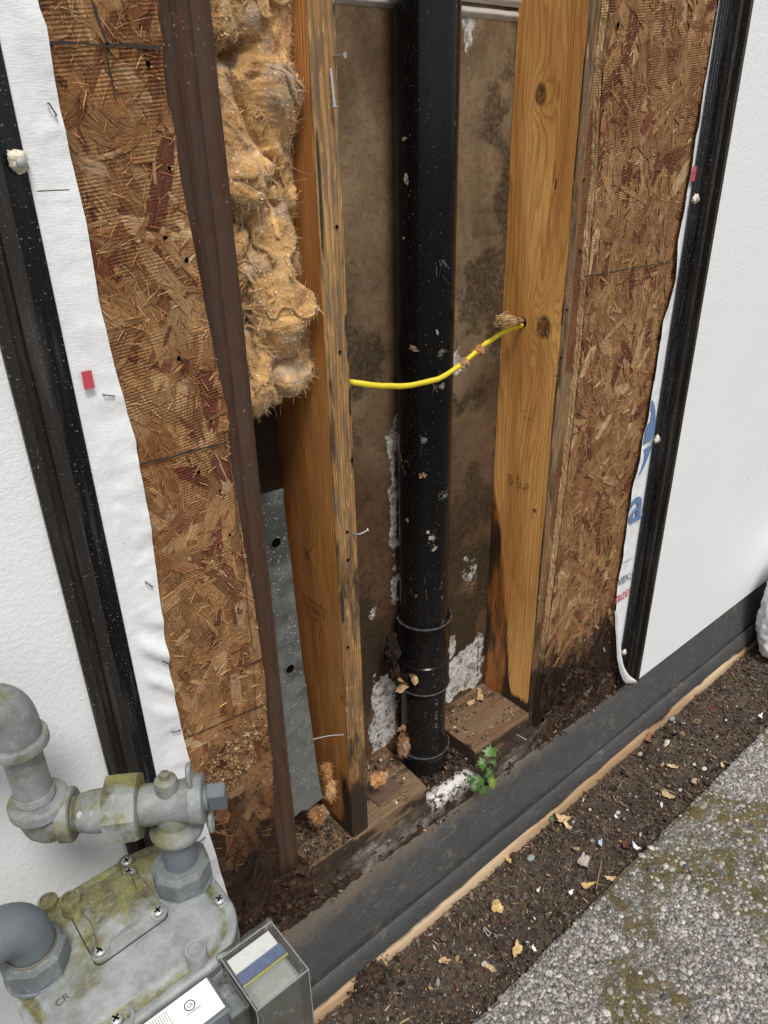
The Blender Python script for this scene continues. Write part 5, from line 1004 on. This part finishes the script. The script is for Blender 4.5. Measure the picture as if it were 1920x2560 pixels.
# ------------------------------------------------------------------ gas meter
ZT = .629
MT = thing('gas_meter', (.10, .53, .36), 'weathered grey gas meter with yellow-green algae below the piping', 'gas meter')
def rrect(cx, cy, hx, hy, r, n=12):
    out = []
    for (sx, sy, a0) in ((1, 1, 0), (-1, 1, 90), (-1, -1, 180), (1, -1, 270)):
        for a in np.linspace(a0, a0+90, n): a = math.radians(a); out.append((cx+sx*(hx-r)+r*math.cos(a), cy+sy*(hy-r)+r*math.sin(a)))
    return np.array(out)
def loft(g, rings, cap=True, mat=0, col=(1, 1, 1, 1)):
    n = len(rings[0]); V_ = np.vstack(rings); F_ = [(k*n+i, k*n+(i+1) % n, (k+1)*n+(i+1) % n, (k+1)*n+i) for k in range(len(rings)-1) for i in range(n)]
    if cap: F_.append(tuple((len(rings)-1)*n+i for i in range(n)))
    c_ = np.asarray(col, float)
    return g.add(V_, F_, mat, c_)
mcx, mcy, mhx, mhy = .1005, .5275, .0995, .0845
def lvl(ins, z, r0=.052): q = rrect(mcx, mcy, mhx-ins, mhy-ins, max(r0-ins, .01)); return np.hstack([q, np.full((len(q), 1), z)])
g = G(); rings = []; algae = []
for ins, z, al in ((.004, ZT-.032, .9), (0, ZT-.030, 1), (0, ZT-.017, 1), (.0015, ZT-.0155, .8), (.0015, ZT-.0145, .3), (0, ZT-.0130, 1), (0, ZT-.0050, 1), (.0008, ZT-.003, 1), (.003, ZT-.0016, 1), (.007, ZT-.0020, .7), (.0095, ZT-.0030, .2), (.012, ZT-.0026, .1), (.0165, ZT+.0030, .5), (.020, ZT+.0035, 1), (.030, ZT+.0045, 1), (.05, ZT+.0052, 1), (.07, ZT+.0055, 1)):
    q = lvl(ins, z); rings.append(q); algae.append(np.tile([al, 1, 1, 1], (len(q), 1)))
loft(g, rings, col=np.vstack(algae)); g.build('top_cover', MM, MT, smooth=45)
g = G(); loft(g, [lvl(.008, .36), lvl(.006, .37), lvl(.006, ZT-.034), lvl(.004, ZT-.031)]); g.build('case', MM, MT, smooth=45); g = G(); loft(g, [lvl(-.0004, ZT-.0158), lvl(-.0004, ZT-.0142)], cap=False); g.build('cover_seam', bpy.data.materials['dark_hole'], MT)
# raised cover plate held by screws
pq = np.array([(.0700, .5870), (.1375, .5845), (.1415, .5120), (.0700, .5090)]); pc_ = pq.mean(0)
def rquad(s_, z, r=.006, pinch=0.):
    out = []; n_ = 4
    for i in range(4):
        p0, p1, p2 = pq[i-1], pq[i], pq[(i+1) % 4]; d0 = (p0-p1)/np.linalg.norm(p0-p1); d2 = (p2-p1)/np.linalg.norm(p2-p1); ctr = p1+(d0+d2)*r
        for w in np.linspace(0, 1, 7): v_ = -(d0*(w)+d2*(1-w)); v_ = v_/np.linalg.norm(v_); out.append(ctr+v_*r)
        a_, b_ = p1+d2*r*1.0, p2-d2*r*1.0; nn_ = np.array([-d2[1], d2[0]]); nn_ = nn_ if nn_@(pc_-p1) > 0 else -nn_
        for w in np.linspace(0, 1, 9)[1:-1]: out.append(a_*(1-w)+b_*w+nn_*pinch*math.sin(w*math.pi))
    out = np.array(out); out = pc_+(out-pc_)*s_; return np.hstack([out, np.full((len(out), 1), z)])
g = G(); zb_ = ZT+.0035; loft(g, [rquad(1.03, zb_+.0026), rquad(1.035, zb_+.0060), rquad(1.02, zb_+.0068), rquad(.99, zb_+.0068, pinch=.003), rquad(.93, zb_+.0078, pinch=.008), rquad(.82, zb_+.0125, pinch=.005), rquad(.6, zb_+.0140), rquad(.2, zb_+.0145)], col=(.8, 1, 1, 1)); g.build('cover_plate', MM, MT, smooth=50); g = G(); loft(g, [rquad(1.05, zb_-.0006), rquad(1.05, zb_+.0024), rquad(1.0, zb_+.0025)]); g.build('plate_shade_line', simple('dark_shade_line', (.03, .03, .026), .9, spec=.1), MT)  # dark strip added under the plate, drawing the shadow line along its edge
def mscrew(x, y, z, r=.0056, parent=MT, nm='screw'):
    g = G(); lathe(g, [(0, r), (.0012, r), (.0026, r*.86), (.0032, r*.5), (.0033, 0)], (x, y, z), n=24); o = g.build(nm, MSCR, parent, smooth=50)
    g = G(); a0 = rnd.uniform(0, 1.5)
    for a in (a0, a0+math.pi/2): box(g, (-r*.62, -r*.13, .0029), (r*.62, r*.13, .0037), Mx=Matrix.Translation((x, y, z))@Matrix.Rotation(a, 4, 'Z'))
    g.build('cross_slot', MHOLE, o); return o
WLs = WL
def cap(x, y, z, r, h, nm='boss'):
    g = G(); lathe(g, [(0, r*1.08), (h*.6, r), (h-.0008, r), (h, r*.96), (h, r*.76), (h-.0022, r*.74), (h-.0022, r*.15), (h-.0016, r*.1), (h-.0016, 0)], (x, y, z), n=36); return g.build(nm, MM, MT, smooth=40)
zp = zb_+.0072
for (x, y) in ((.0762, .5165), (.1350, .5180), (.1318, .5785)):
    g = G(); lathe(g, [(0, .0088), (.0016, .0084), (.0022, .0076), (.0004, .0068), (.0003, 0)], (x, y, zp), n=30); g.build('screw_seat', MM, MT, smooth=40); mscrew(x, y, zp+.0010)
cap(.0735, .5815, ZT+.002, .0098, .020); cap(.1440, .4580, ZT-.006, .0100, .020); cap(.058, .6110, ZT-.006, .0098, .009)
mscrew(.1385, .6045, ZT-.0018); mscrew(.1905, .4985, ZT-.0018); mscrew(.0640, .4560, ZT-.001); mscrew(.012, .470, ZT-.0018)
for (x, y) in ((.1905, .4985), (.1385, .6045)): g = G(); lathe(g, [(0, .0092), (.0026, .0088), (.0032, .0080), (.0012, .0070), (.001, 0)], (x, y, ZT-.0035), n=30); g.build('screw_seat', MM, MT, smooth=40)
g = G(); lathe(g, [(0, .0165), (.004, .0160), (.0062, .0145), (.0066, .0125), (.0020, .0110), (.0018, 0)], (.064, .4560, ZT-.0055), n=36); g.build('screw_seat', MM, MT, smooth=50)
text('cast_number', 'CR 161', .0095, (.028, .497, ZT+.0048), (1, .12, 0), (-.12, 1, 0), MMP, MT, weight=.0003)
def oct_nut(g, c, R0, h, base=.003, ph=.25, n=8):
    lathe(g, [(0, R0*1.03), (base, R0*1.03), (base+.0008, R0*.99)], c, n=48, cap=True)
    lathe(g, [(base, R0*.97), (base+.002, R0*1.05), (h-.005, R0*1.05), (h-.0005, R0*.92), (h, R0*.88), (h, R0*.62)], c, ngon=n, ph=ph, cap=False)
    lathe(g, [(h-.0002, R0*.70), (h+.0002, R0*.68), (h+.0002, R0*.3)], c, n=30, cap=False)
for (x, y, nm, ph) in ((.173, .541, 'union_nut', .2), (.028, .548, 'union_nut', .5)):
    g = G(); oct_nut(g, (x, y, ZT+.002), .0285, .031, ph=ph); o = g.build(nm, MNUT, MT, smooth=25)
    text('cast_letters', 'ALT', .006, (x+.014, y+.012, ZT+.0338), (.5, -1, 0), (1, .5, 0), MMD, o, weight=.0002)

# index window and transmitter
g = G(); box(g, (-.02, .401, ZT-.030), (.146, .4405, ZT-.006), 0, b=.0015); box(g, (-.02, .398, ZT-.13), (.150, .438, ZT-.041), 0, b=.003); g.build('index_housing', MMD, MT, smooth=30)
g = G(); z_ = ZT-.0045; g.add([[-.02, .4045, z_], [.1425, .4045, z_], [.1425, .4390, z_], [-.02, .4390, z_]], [(0, 1, 2, 3)]); lab = g.build('index_label', MLAB, MT)
text('label_text', 'CLASSIFIED', .0028, (.1125, .4190, z_+.0003), (1, .0, 0), (0, 1, 0), MINK, lab); g = G(); a_ = np.linspace(0, 2*math.pi, 30); tube(g, np.stack([.119+.0046*np.cos(a_), .4265+.0046*np.sin(a_), z_+.0003+0*a_], 1), .00045, 4); g.build('round_mark', MINK, lab)
text('label_text', 'UL', .0050, (.1165, .4248, z_+.0003), (1, 0, 0), (.1, 1, 0), MINK, lab)
g = G()
for k_ in range(60): x_ = .100-.0021*k_; box(g, (x_, .4275 if k_ % 3 else .419, z_+.0002), (x_+.0005, .4368, z_+.0004))
g.build('scale_lines', simple('brown_print', (.30, .24, .16), .7), lab)
g = G(); bx0, bx1, by0, by1, bz0, bz1 = .1605, .2165, .3800, .4430, ZT-.120, ZT+.0005
def shell(g, x0, x1, y0, y1, z0, z1, th=.0016):
    box(g, (x0, y0, z1-th), (x1, y1, z1), b=.0006); box(g, (x0, y0, z0), (x0+th, y1, z1-th-.0002)); box(g, (x1-th, y0, z0), (x1, y1, z1-th-.0002)); box(g, (x0+th+.0002, y0, z0), (x1-th-.0002, y0+th, z1-th-.0002)); box(g, (x0+th+.0002, y1-th, z0), (x1-th-.0002, y1, z1-th-.0002))
shell(g, bx0, bx1, by0, by1, bz0, bz1); box(g, (bx0-.003, by1+.0002, bz1-.006), (bx1+.002, by1+.0050, bz1+.002), b=.001)
shell(g, .1420, .1600, .392, .434, ZT-.075, ZT-.006); cc_ = g.build('clear_cover', MCL, MT, smooth=30); g = G()
for a_, b_ in (((bx0, by0, bz1), (bx1, by0, bz1)), ((bx1, by0, bz1), (bx1, by1, bz1)), ((bx0, by0, bz1), (bx0, by1, bz1)), ((bx1, by0, bz0), (bx1, by0, bz1)), ((bx0, by0, bz0), (bx0, by0, bz1)), ((bx0, by1, bz1), (bx1, by1, bz1))): tube(g, [a_, b_], .0006, 6)
g.build('edge_glint', simple('pale_edge_glint', (.26, .27, .265), .2, var=.5, sc=120), MT)  # pale tubes along the cover edges, painted as edges catching light
g = G(); zl = ZT-.0040; M0 = (bx0+.004, bx1-.004)
box(g, (M0[0], .4230, zl-.002), (M0[1]-.002, .4395, zl), 0); g.build('white_label', MLAB, MT)
g = G(); box(g, (M0[0], .4110, zl-.003), (M0[1], .4226, zl-.001), 0); g.build('blue_label', MLBL, MT)
g = G(); box(g, (M0[0], .4080, zl-.003), (M0[1], .4098, zl-.0008), 0); g.build('yellow_stripe', MLYE, MT)
g = G(); box(g, (bx0+.005, by0+.006, bz0+.004), (bx1-.005, by1-.004, zl-.006), 0, b=.004); box(g, (bx0+.008, by0+.004, bz0+.03), (bx0+.026, by0+.0062, zl-.018), 0, b=.001); g.build('transmitter', MGRN, MT)
g = G(); box(g, (bx0+.0065, by0+.0055, bz0+.045), (bx0+.012, by0+.0059, bz0+.095)); g.build('barcode_label', MLAB, MT)
g = G(); box(g, (.1435, .396, ZT-.070), (.1585, .430, ZT-.012), b=.004); g.build('bracket', MMD, MT)

# ------------------------------------------------------------------ gas piping
GP = thing('gas_piping', (.125, .57, .64), 'grey painted gas pipe fittings and shutoff valve above the meter', 'gas pipe')
A0 = np.array([.076, .605, .742]); B0 = np.array([.177, .540, .742]); ax = (B0-A0)/np.linalg.norm(B0-A0)
def along(s_): return A0+ax*s_
g = G(); lathe(g, [(-.10, .0170), (.010, .0170)], (.075, .605, .842), n=40); 
for k_ in range(4): lathe(g, [(0, .0172), (.0008, .0180), (.0016, .0172)], (.075, .605, .772+k_*.0022), n=40, cap=False)
g.build('riser_pipe', MMP, GP, smooth=50)
def elbow(path, r, parent, nm, mat, rims):
    g = G(); tube(g, path, r, 32); 
    for (c, d, rr, h) in rims: lathe(g, [(0, r*.98), (.0015, rr), (h-.0015, rr), (h, rr*.95), (h, rr*.7)], c, d, 40)
    return g.build(nm, mat, parent, smooth=50)
el = spline([A0+[0, 0, .020], A0+[0, 0, .008], A0+ax*.003+[0, 0, -.003], A0+ax*.012, A0+ax*.020], 20)
elr = np.full(20, .0215); elr[6:14] = .0228
o = elbow(el, elr[0], GP, 'lower_elbow', MMP, [(A0+[0, 0, .014], (0, 0, 1), .0268, .012), (along(.016), ax, .0255, .013)])
text('cast_letters', '1/6', .012, A0+[-.006, -.0222, -.012], (.85, -.5, 0), (0, 0, 1), MMP, o)
tp = np.array([.075, .605, .852]); up_el = spline([tp+[0, 0, -.012], tp+[0, 0, .012], tp+[-.006, 0, .028], tp+[-.024, 0, .036], tp+[-.05, 0, .036]], 20)
elbow(up_el, .0215, GP, 'upper_elbow', MMP, [(tp+[0, 0, -.018], (0, 0, 1), .0262, .011), (tp+[-.046, 0, .036], (-1, 0, 0), .0262, .011)])
g = G(); lathe(g, [(0, .0170), (.20, .0170)], tp+[-.05, 0, .036], (-1, 0, 0), 32); g.build('branch_pipe', MMP, GP, smooth=50)
g = G(); lathe(g, [(.026, .0165), (.034, .0165), (.0345, .0182), (.040, .0188), (.042, .0200), (.052, .0205), (.062, .0205)], A0, ax, 40)
for k_ in range(7): lathe(g, [(.0300+k_*.0009, .0166), (.0304+k_*.0009, .0172), (.0308+k_*.0009, .0166)], A0, ax, 40, cap=False)
g.build('threaded_nipple', MMP, GP, smooth=40)
g = G(); lathe(g, [(.059, .0245), (.0605, .0325), (.064, .0335), (.087, .0335), (.0905, .0322), (.0915, .028), (.0915, .021)], A0, ax, ngon=8, ph=.39); g.build('union_nut', m_meter('mossy_paint', (.17, .18, .17), (.30, .31, .29), 1.3, True), GP, smooth=20)
g = G(); blob(g, along(.0305)+[0, -.0165, .004], (.003, .0022, .012), 5, .6, n=(18, 14)); blob(g, along(.041)+[0, -.0178, .0], (.002, .0016, .016), 8, .6, n=(18, 14)); g.build('joint_compound', simple('pale_compound', (.48, .48, .46), .3, var=.3, sc=200), GP, smooth=180)
VT = thing('shutoff_valve', (.177, .540, .70), 'grey gas shutoff valve with a square head right of the union nut', 'valve')
g = G(); lathe(g, [(.086, .0188), (.096, .0200), (.110, .0192), (.122, .0196), (.130, .0205), (.137, .0222), (.1385, .0240), (.1500, .0240), (.1512, .0225), (.1512, .014)], A0, ax, 44)
lathe(g, [(-.034, .0165), (-.0265, .0180), (-.020, .0185), (-.010, .0190), (0, .018)], B0, n=40, cap=False); g.build('valve_body', MMP, VT, smooth=45)
g = G(); lathe(g, [(-.040, .0175), (-.0385, .0255), (-.0345, .0268), (-.0300, .0258), (-.0255, .0195), (-.022, .0180)], B0, n=44, cap=False); g.build('outlet_collar', MMP, VT, smooth=45)
g = G(); lathe(g, [(.010, .0118), (.026, .0112), (.030, .0104), (.0315, .0085), (.032, 0)], B0+ax*(-.002), n=32); lathe(g, [(.031, .0052), (.038, .0050), (.0385, .004), (.0385, 0)], B0+ax*(-.002), ngon=6); g.build('top_plug', MMP, VT, smooth=40)
fx = frame(ax); Mx = Matrix(((fx[0][0], fx[1][0], ax[0], 0), (fx[0][1], fx[1][1], ax[1], 0), (fx[0][2], fx[1][2], ax[2], 0), (0, 0, 0, 1))); Mh = Matrix.Translation(B0+ax*(.1512-.1201))@Mx
g = G(); lathe(g, [(-.002, .0125), (.004, .0125), (.004, .010)], B0+ax*.0311, ax, 30); box(g, (-.0075, -.0135, .003), (.0075, .0135, .021), 0, b=.0012, Mx=Mh@Matrix.Rotation(.25, 4, 'Z')); g.build('square_head', MMD, VT, smooth=30)
g = G(); c_ = B0+ax*.021+[.0, 0, .030]; a_ = np.linspace(0, 2*math.pi, 30); fxv = np.array(fx[0]); P_ = c_+np.outer(np.cos(a_), fxv)*.0072+np.outer(np.sin(a_), [0, 0, 1.])*.0135; tube(g, P_, .0027, 8)
g.build('lock_wing', MMP, VT, smooth=60); g = G(); c_ = B0+ax*.034+[.0, 0, -.030]-fxv*.004; P_ = c_+np.outer(np.cos(a_), fxv)*.006+np.outer(np.sin(a_), [0, 0, 1.])*.0095; tube(g, P_, .0025, 8); g.build('lock_wing', MMP, VT, smooth=60)
g = G(); lathe(g, [(ZT+.012, .0172), (.712, .0172)], (.175, .5405, 0), n=40); g.build('meter_swivel', MMD, MT, smooth=50)
OP_ = thing('outlet_pipe', (.028, .548, .65), 'thick dark grey pipe bending left out of the nearer meter nut', 'gas pipe')
g = G(); pth = spline([(.028, .548, .640), (.028, .548, .672), (.022, .546, .692), (.004, .542, .704), (-.03, .535, .706), (-.12, .52, .706)], 40); tube(g, pth, np.interp(np.arange(40), [0, 8, 16, 40], [.0200, .0215, .0225, .0225]), 36); g.build('bent_pipe', MMD, OP_, smooth=60)
g = G(); lathe(g, [(0, .0225), (.002, .0232), (.004, .022)], (.028, .548, ZT+.031), n=40, cap=False); g.build('seal_ring', simple('worn_seal', (.16, .13, .10), .7), OP_, smooth=60)

# ------------------------------------------------------------------ white bag at the right edge
g = G(); nu, nv = 90, 60; uu, vv = np.meshgrid(np.arange(nu)/nu*2*math.pi, np.linspace(0, 1, nv), indexing='ij'); bc = np.array([1.955, .585, 0.])
prr = np.interp(vv, [0, .04, .3, .7, .9, 1], [.0, .095, .125, .115, .085, .0]); D = V3(np.cos(uu), np.sin(uu)*.55, 0*uu); Pq = D*prr[..., None]+V3(0*uu, 0*uu, vv*.335); Pq = Pq+.018*ridged(Pq*[16, 16, 10], 3, 5)[..., None]*D+.006*ridged(Pq*55, 3, 6)[..., None]*D; Pq = Pq+bc+[0, 0, .004]
i, j = np.meshgrid(np.arange(nu), np.arange(nv-1), indexing='ij'); i = i.ravel(); j = j.ravel(); F_ = np.stack([i*nv+j, ((i+1) % nu)*nv+j, ((i+1) % nu)*nv+j+1, i*nv+j+1], 1); g.add(Pq.reshape(-1, 3), F_)
tag(g.build('plastic_bag', MBAG, smooth=180), 'crumpled white bag standing on the soil at the right edge', 'bag')

# ------------------------------------------------------------------ things lying on the soil
def soilz(x, y): return float(.006*fbm(np.array([[x*14, y*14, 0]]), 4, 3)[0]+.001+.006*sm(.52, .47, y))
pebs = [(1390, 1760, .0085, 'pale'), (1415, 1812, .007, 0), (1350, 2030, .006, 0), (1440, 1790, .006, 0), (1500, 1905, .004, 0), (1560, 2045, .0038, 0), (1327, 2145, .009, 'blue'), (1360, 2060, .005, 0), (1210, 2410, .006, 'round'), (1645, 1875, .004, 0), (1730, 1860, .0035, 0), (1760, 1925, .007, 0), (1735, 1912, .0055, 0), (1680, 1795, .009, 0), (1600, 1885, .007, 0), (1475, 2023, .004, 0), (1700, 1975, .005, 0), (1590, 1990, .004, 0), (1745, 1955, .003, 0), (1815, 1800, .004, 0), (1600, 1825, .005, 0), (1655, 1800, .008, 0), (1665, 1780, .006, 0), (1735, 1955, .0095, 'tan'), (1545, 2030, .006, 0), (1480, 2100, .005, 0), (1635, 2110, .006, 0)]
def PEBL(k, p):
    hue = ['light grey', 'mid grey', 'tan', 'whitish'][k % 4]; near = 'hugging the tan board edge' if p[1] > .60 else ('near the pavement edge' if p[1] < .53 else 'in mid soil')
    far = 'by the bag' if p[0] > 1.45 else ('right of centre' if p[0] > 1.15 else ('below the weed' if p[0] > .8 else 'lowest')); w = ['rounded', 'egg shaped', 'oval', 'blunt', 'squat', 'smooth', 'plump'][k // 4]; return '%s %s pebble %s, %s' % (w, hue, near, far)
for k_, (x, y, s_, c_) in enumerate(pebs):
    p = aZ(x, y, .003)
    if p[1] < PE+.004 or p[1] > .645: continue
    col = {'pale': (.34, .32, .29), 'blue': (.25, .28, .27), 'tan': (.36, .28, .22), 'round': (.5, .47, .42), 0: [(.42, .40, .37), (.24, .235, .23), (.34, .28, .22), (.5, .48, .45)][k_ % 4]}[c_]
    g = G(); blob(g, (p[0], p[1], soilz(p[0], p[1])+s_*.25), (s_, s_*.75, s_*.5), k_, .2, 0, (*col, 1), (18, 12), 1.6); o = g.build('pebble', MCH, smooth=180)
    lab_ = {'pale': 'large pale pebble tight against the tan board edge', 'blue': 'flat bluish grey pebble in the soil near the board', 'tan': 'largest rough tan stone in the gravelly soil', 'round': 'small round white pebble lower on the soil'}.get(c_, PEBL(k_, p))
    tag(o, lab_, 'pebble', 'pebbles scattered on the soil')
CHPL = ['pale yellow chip on the lower soil, the upper of a touching pair', 'small tan chip just off the tan board edge, left of the bluish pebble', 'yellow leaf-like chip close to the pavement edge, beside the thin straight twig', 'long yellow sliver low on the soil near the white paint chip', 'yellow chip of the lower touching pair, below the open wire staple side', 'yellowish chip high on the gravelly soil near the tan stone', 'longest straw sliver right of centre by the pavement edge', 'yellow chip between the straight twig and the pavement edge', 'tiny pale chip at the far upper right of the soil', 'brownish chip at the very bottom of the soil strip', 'tiny tan chip alone against the tan board edge', 'olive tan seed-like chip above the grey papery shred', 'tan sliver at the lower left corner of the soil']
wch = [(1240, 2265, .011, (.50, .36, .16)), (1270, 2150, .009, (.48, .33, .15)), (1465, 2215, .010, (.55, .38, .16)), (1292, 2380, .012, (.50, .36, .17)), (1250, 2270, .009, (.55, .42, .2)), (1680, 1915, .010, (.50, .40, .22)), (1668, 1985, .012, (.42, .33, .18)), (1525, 2200, .009, (.52, .38, .2)), (1805, 1920, .007, (.5, .4, .25)), (1225, 2420, .008, (.4, .3, .17)), (1190, 2180, .006, (.5, .36, .16)), (1440, 2122, .006, (.35, .28, .14)), (1110, 2400, .008, (.45, .33, .17))]
for k_, (x, y, s_, c_) in enumerate(wch):
    p = aZ(x, y, .004); shred((p[0], p[1], soilz(p[0], p[1])+.003), s_, 100+k_, c_, 'wood_chip', CHPL[k_], 'wood chip', 'wood chips on the soil', (.1*(k_ % 3), -.1, 1), long=1.25, curl=.2)
for k_, (x, y, s_, c_, lab_, nm, ct) in enumerate(((1405, 2045, .019, (.50, .35, .20), 'tan dry leaf leaning on the board edge over soil', 'dry_leaf', 'leaf'), (1418, 2062, .013, (.58, .42, .25), 'smaller pale leaf lying below the tan leaf', 'dry_leaf', 'leaf'), (1460, 2155, .020, (.36, .31, .28), 'grey papery shred on the soil near the bluish pebble', 'paper_scrap', 'scrap'), (1500, 2108, .009, (.38, .46, .62), 'pale blue plastic scrap on the soil', 'plastic_scrap', 'scrap'), (1590, 2118, .010, (.75, .73, .70), 'white paper scrap near the pavement edge', 'paper_scrap', 'scrap'), (1565, 2112, .013, (.13, .05, .035), 'dark red bark piece beside the white scrap', 'bark_piece', 'bark'), (1620, 1850, .014, (.22, .11, .06), 'brown leaf against the board edge higher on the soil', 'dry_leaf', 'leaf'), (1900, 1795, .010, (.72, .72, .70), 'thin white shred at the far pavement edge', 'paper_scrap', 'scrap'), (1335, 2380, .007, (.75, .74, .70), 'white chip on the lower soil near the pavement', 'paint_chip', 'scrap'), (1345, 2225, .006, (.72, .72, .70), 'small white paint chip mid soil', 'paint_chip', 'scrap'), (1425, 2232, .006, (.75, .74, .72), 'white paint fleck beside a yellow leaf piece', 'paint_chip', 'scrap'), (1540, 2042, .006, (.8, .79, .76), 'bright white fleck close to the pebbles', 'paint_chip', 'scrap'))):
    p = aZ(x, y, .005); shred((p[0], p[1], soilz(p[0], p[1])+.004), s_*.8, 200+k_, c_, nm, lab_, ct, nrm=(.15, -.25, 1), curl=.5, long=1.1)
g = G(); q_ = aZ(1385, 2045, .012); leafshape(g, q_, .012, (-.6, .3, .3), (.2, -.5, .8), (.05, .11, .02), 5); leafshape(g, q_+[.006, .004, .002], .009, (.8, .2, .3), (.2, -.5, .8), (.07, .14, .025), 6); tag(g.build('weed_leaf', MLEAF, smooth=60), 'tiny green weed leaves poking from under the tan board edge', 'plant')
g = G(); p = aZ(1215, 2330, .006)
c_ = [p+np.array(q) for q in ((-.003, -.008, 0), (.001, .008, .001), (.004, .008, .001), (.005, -.008, 0), (-.003, -.008, 0))]; tube(g, c_, .0007, 5); tag(g.build('loose_staple', simple('bright_staple', (.7, .7, .7), .3, .5, bd=0)), 'bright open wire staple lying on the soil', 'staple')
# fallen twigs
for k_, (a_, b_) in enumerate((((1505, 2150), (1490, 2225)), ((1560, 1950), (1545, 1972)), ((1650, 1975), (1690, 1985)))):
    A, B = aZ(*a_, .01), aZ(*b_, .009); g = G(); tube(g, spline([A, (A+B)/2+[.002, .001, .003], B], 10), .0008, 5, 0, (.34, .25, .15, 1)); tag(g.build('twig', MCH), ['thin straight twig near the papery shred', 'short twig in the middle of the soil', 'straw coloured stalk near the mossy pavement edge'][k_], 'twig', 'twigs on the soil')
# moist rubble plug against the flashing near the meter box
t_ = aZ(900, 2440, .01); g = G(); blob(g, t_+[.01, -.01, 0], (.03, .022, .022), 4, .5, 0, (.05, .033, .025, 1), (40, 24), 4)
n = 500; chips(g, n, t_+R.normal(0, .014, (n, 3))*[1.4, 1, .5]+[.01, -.012, .008], SZ(.002, .006), DP, [28, 26, 18, 9, 3, 3, 1, 1], 66, .4, (0, -.3, 1), .6)
tag(g.build('soil_clump', MROT, smooth=35), 'dark soil clump piled against the tan board edge near the meter', 'soil clump')
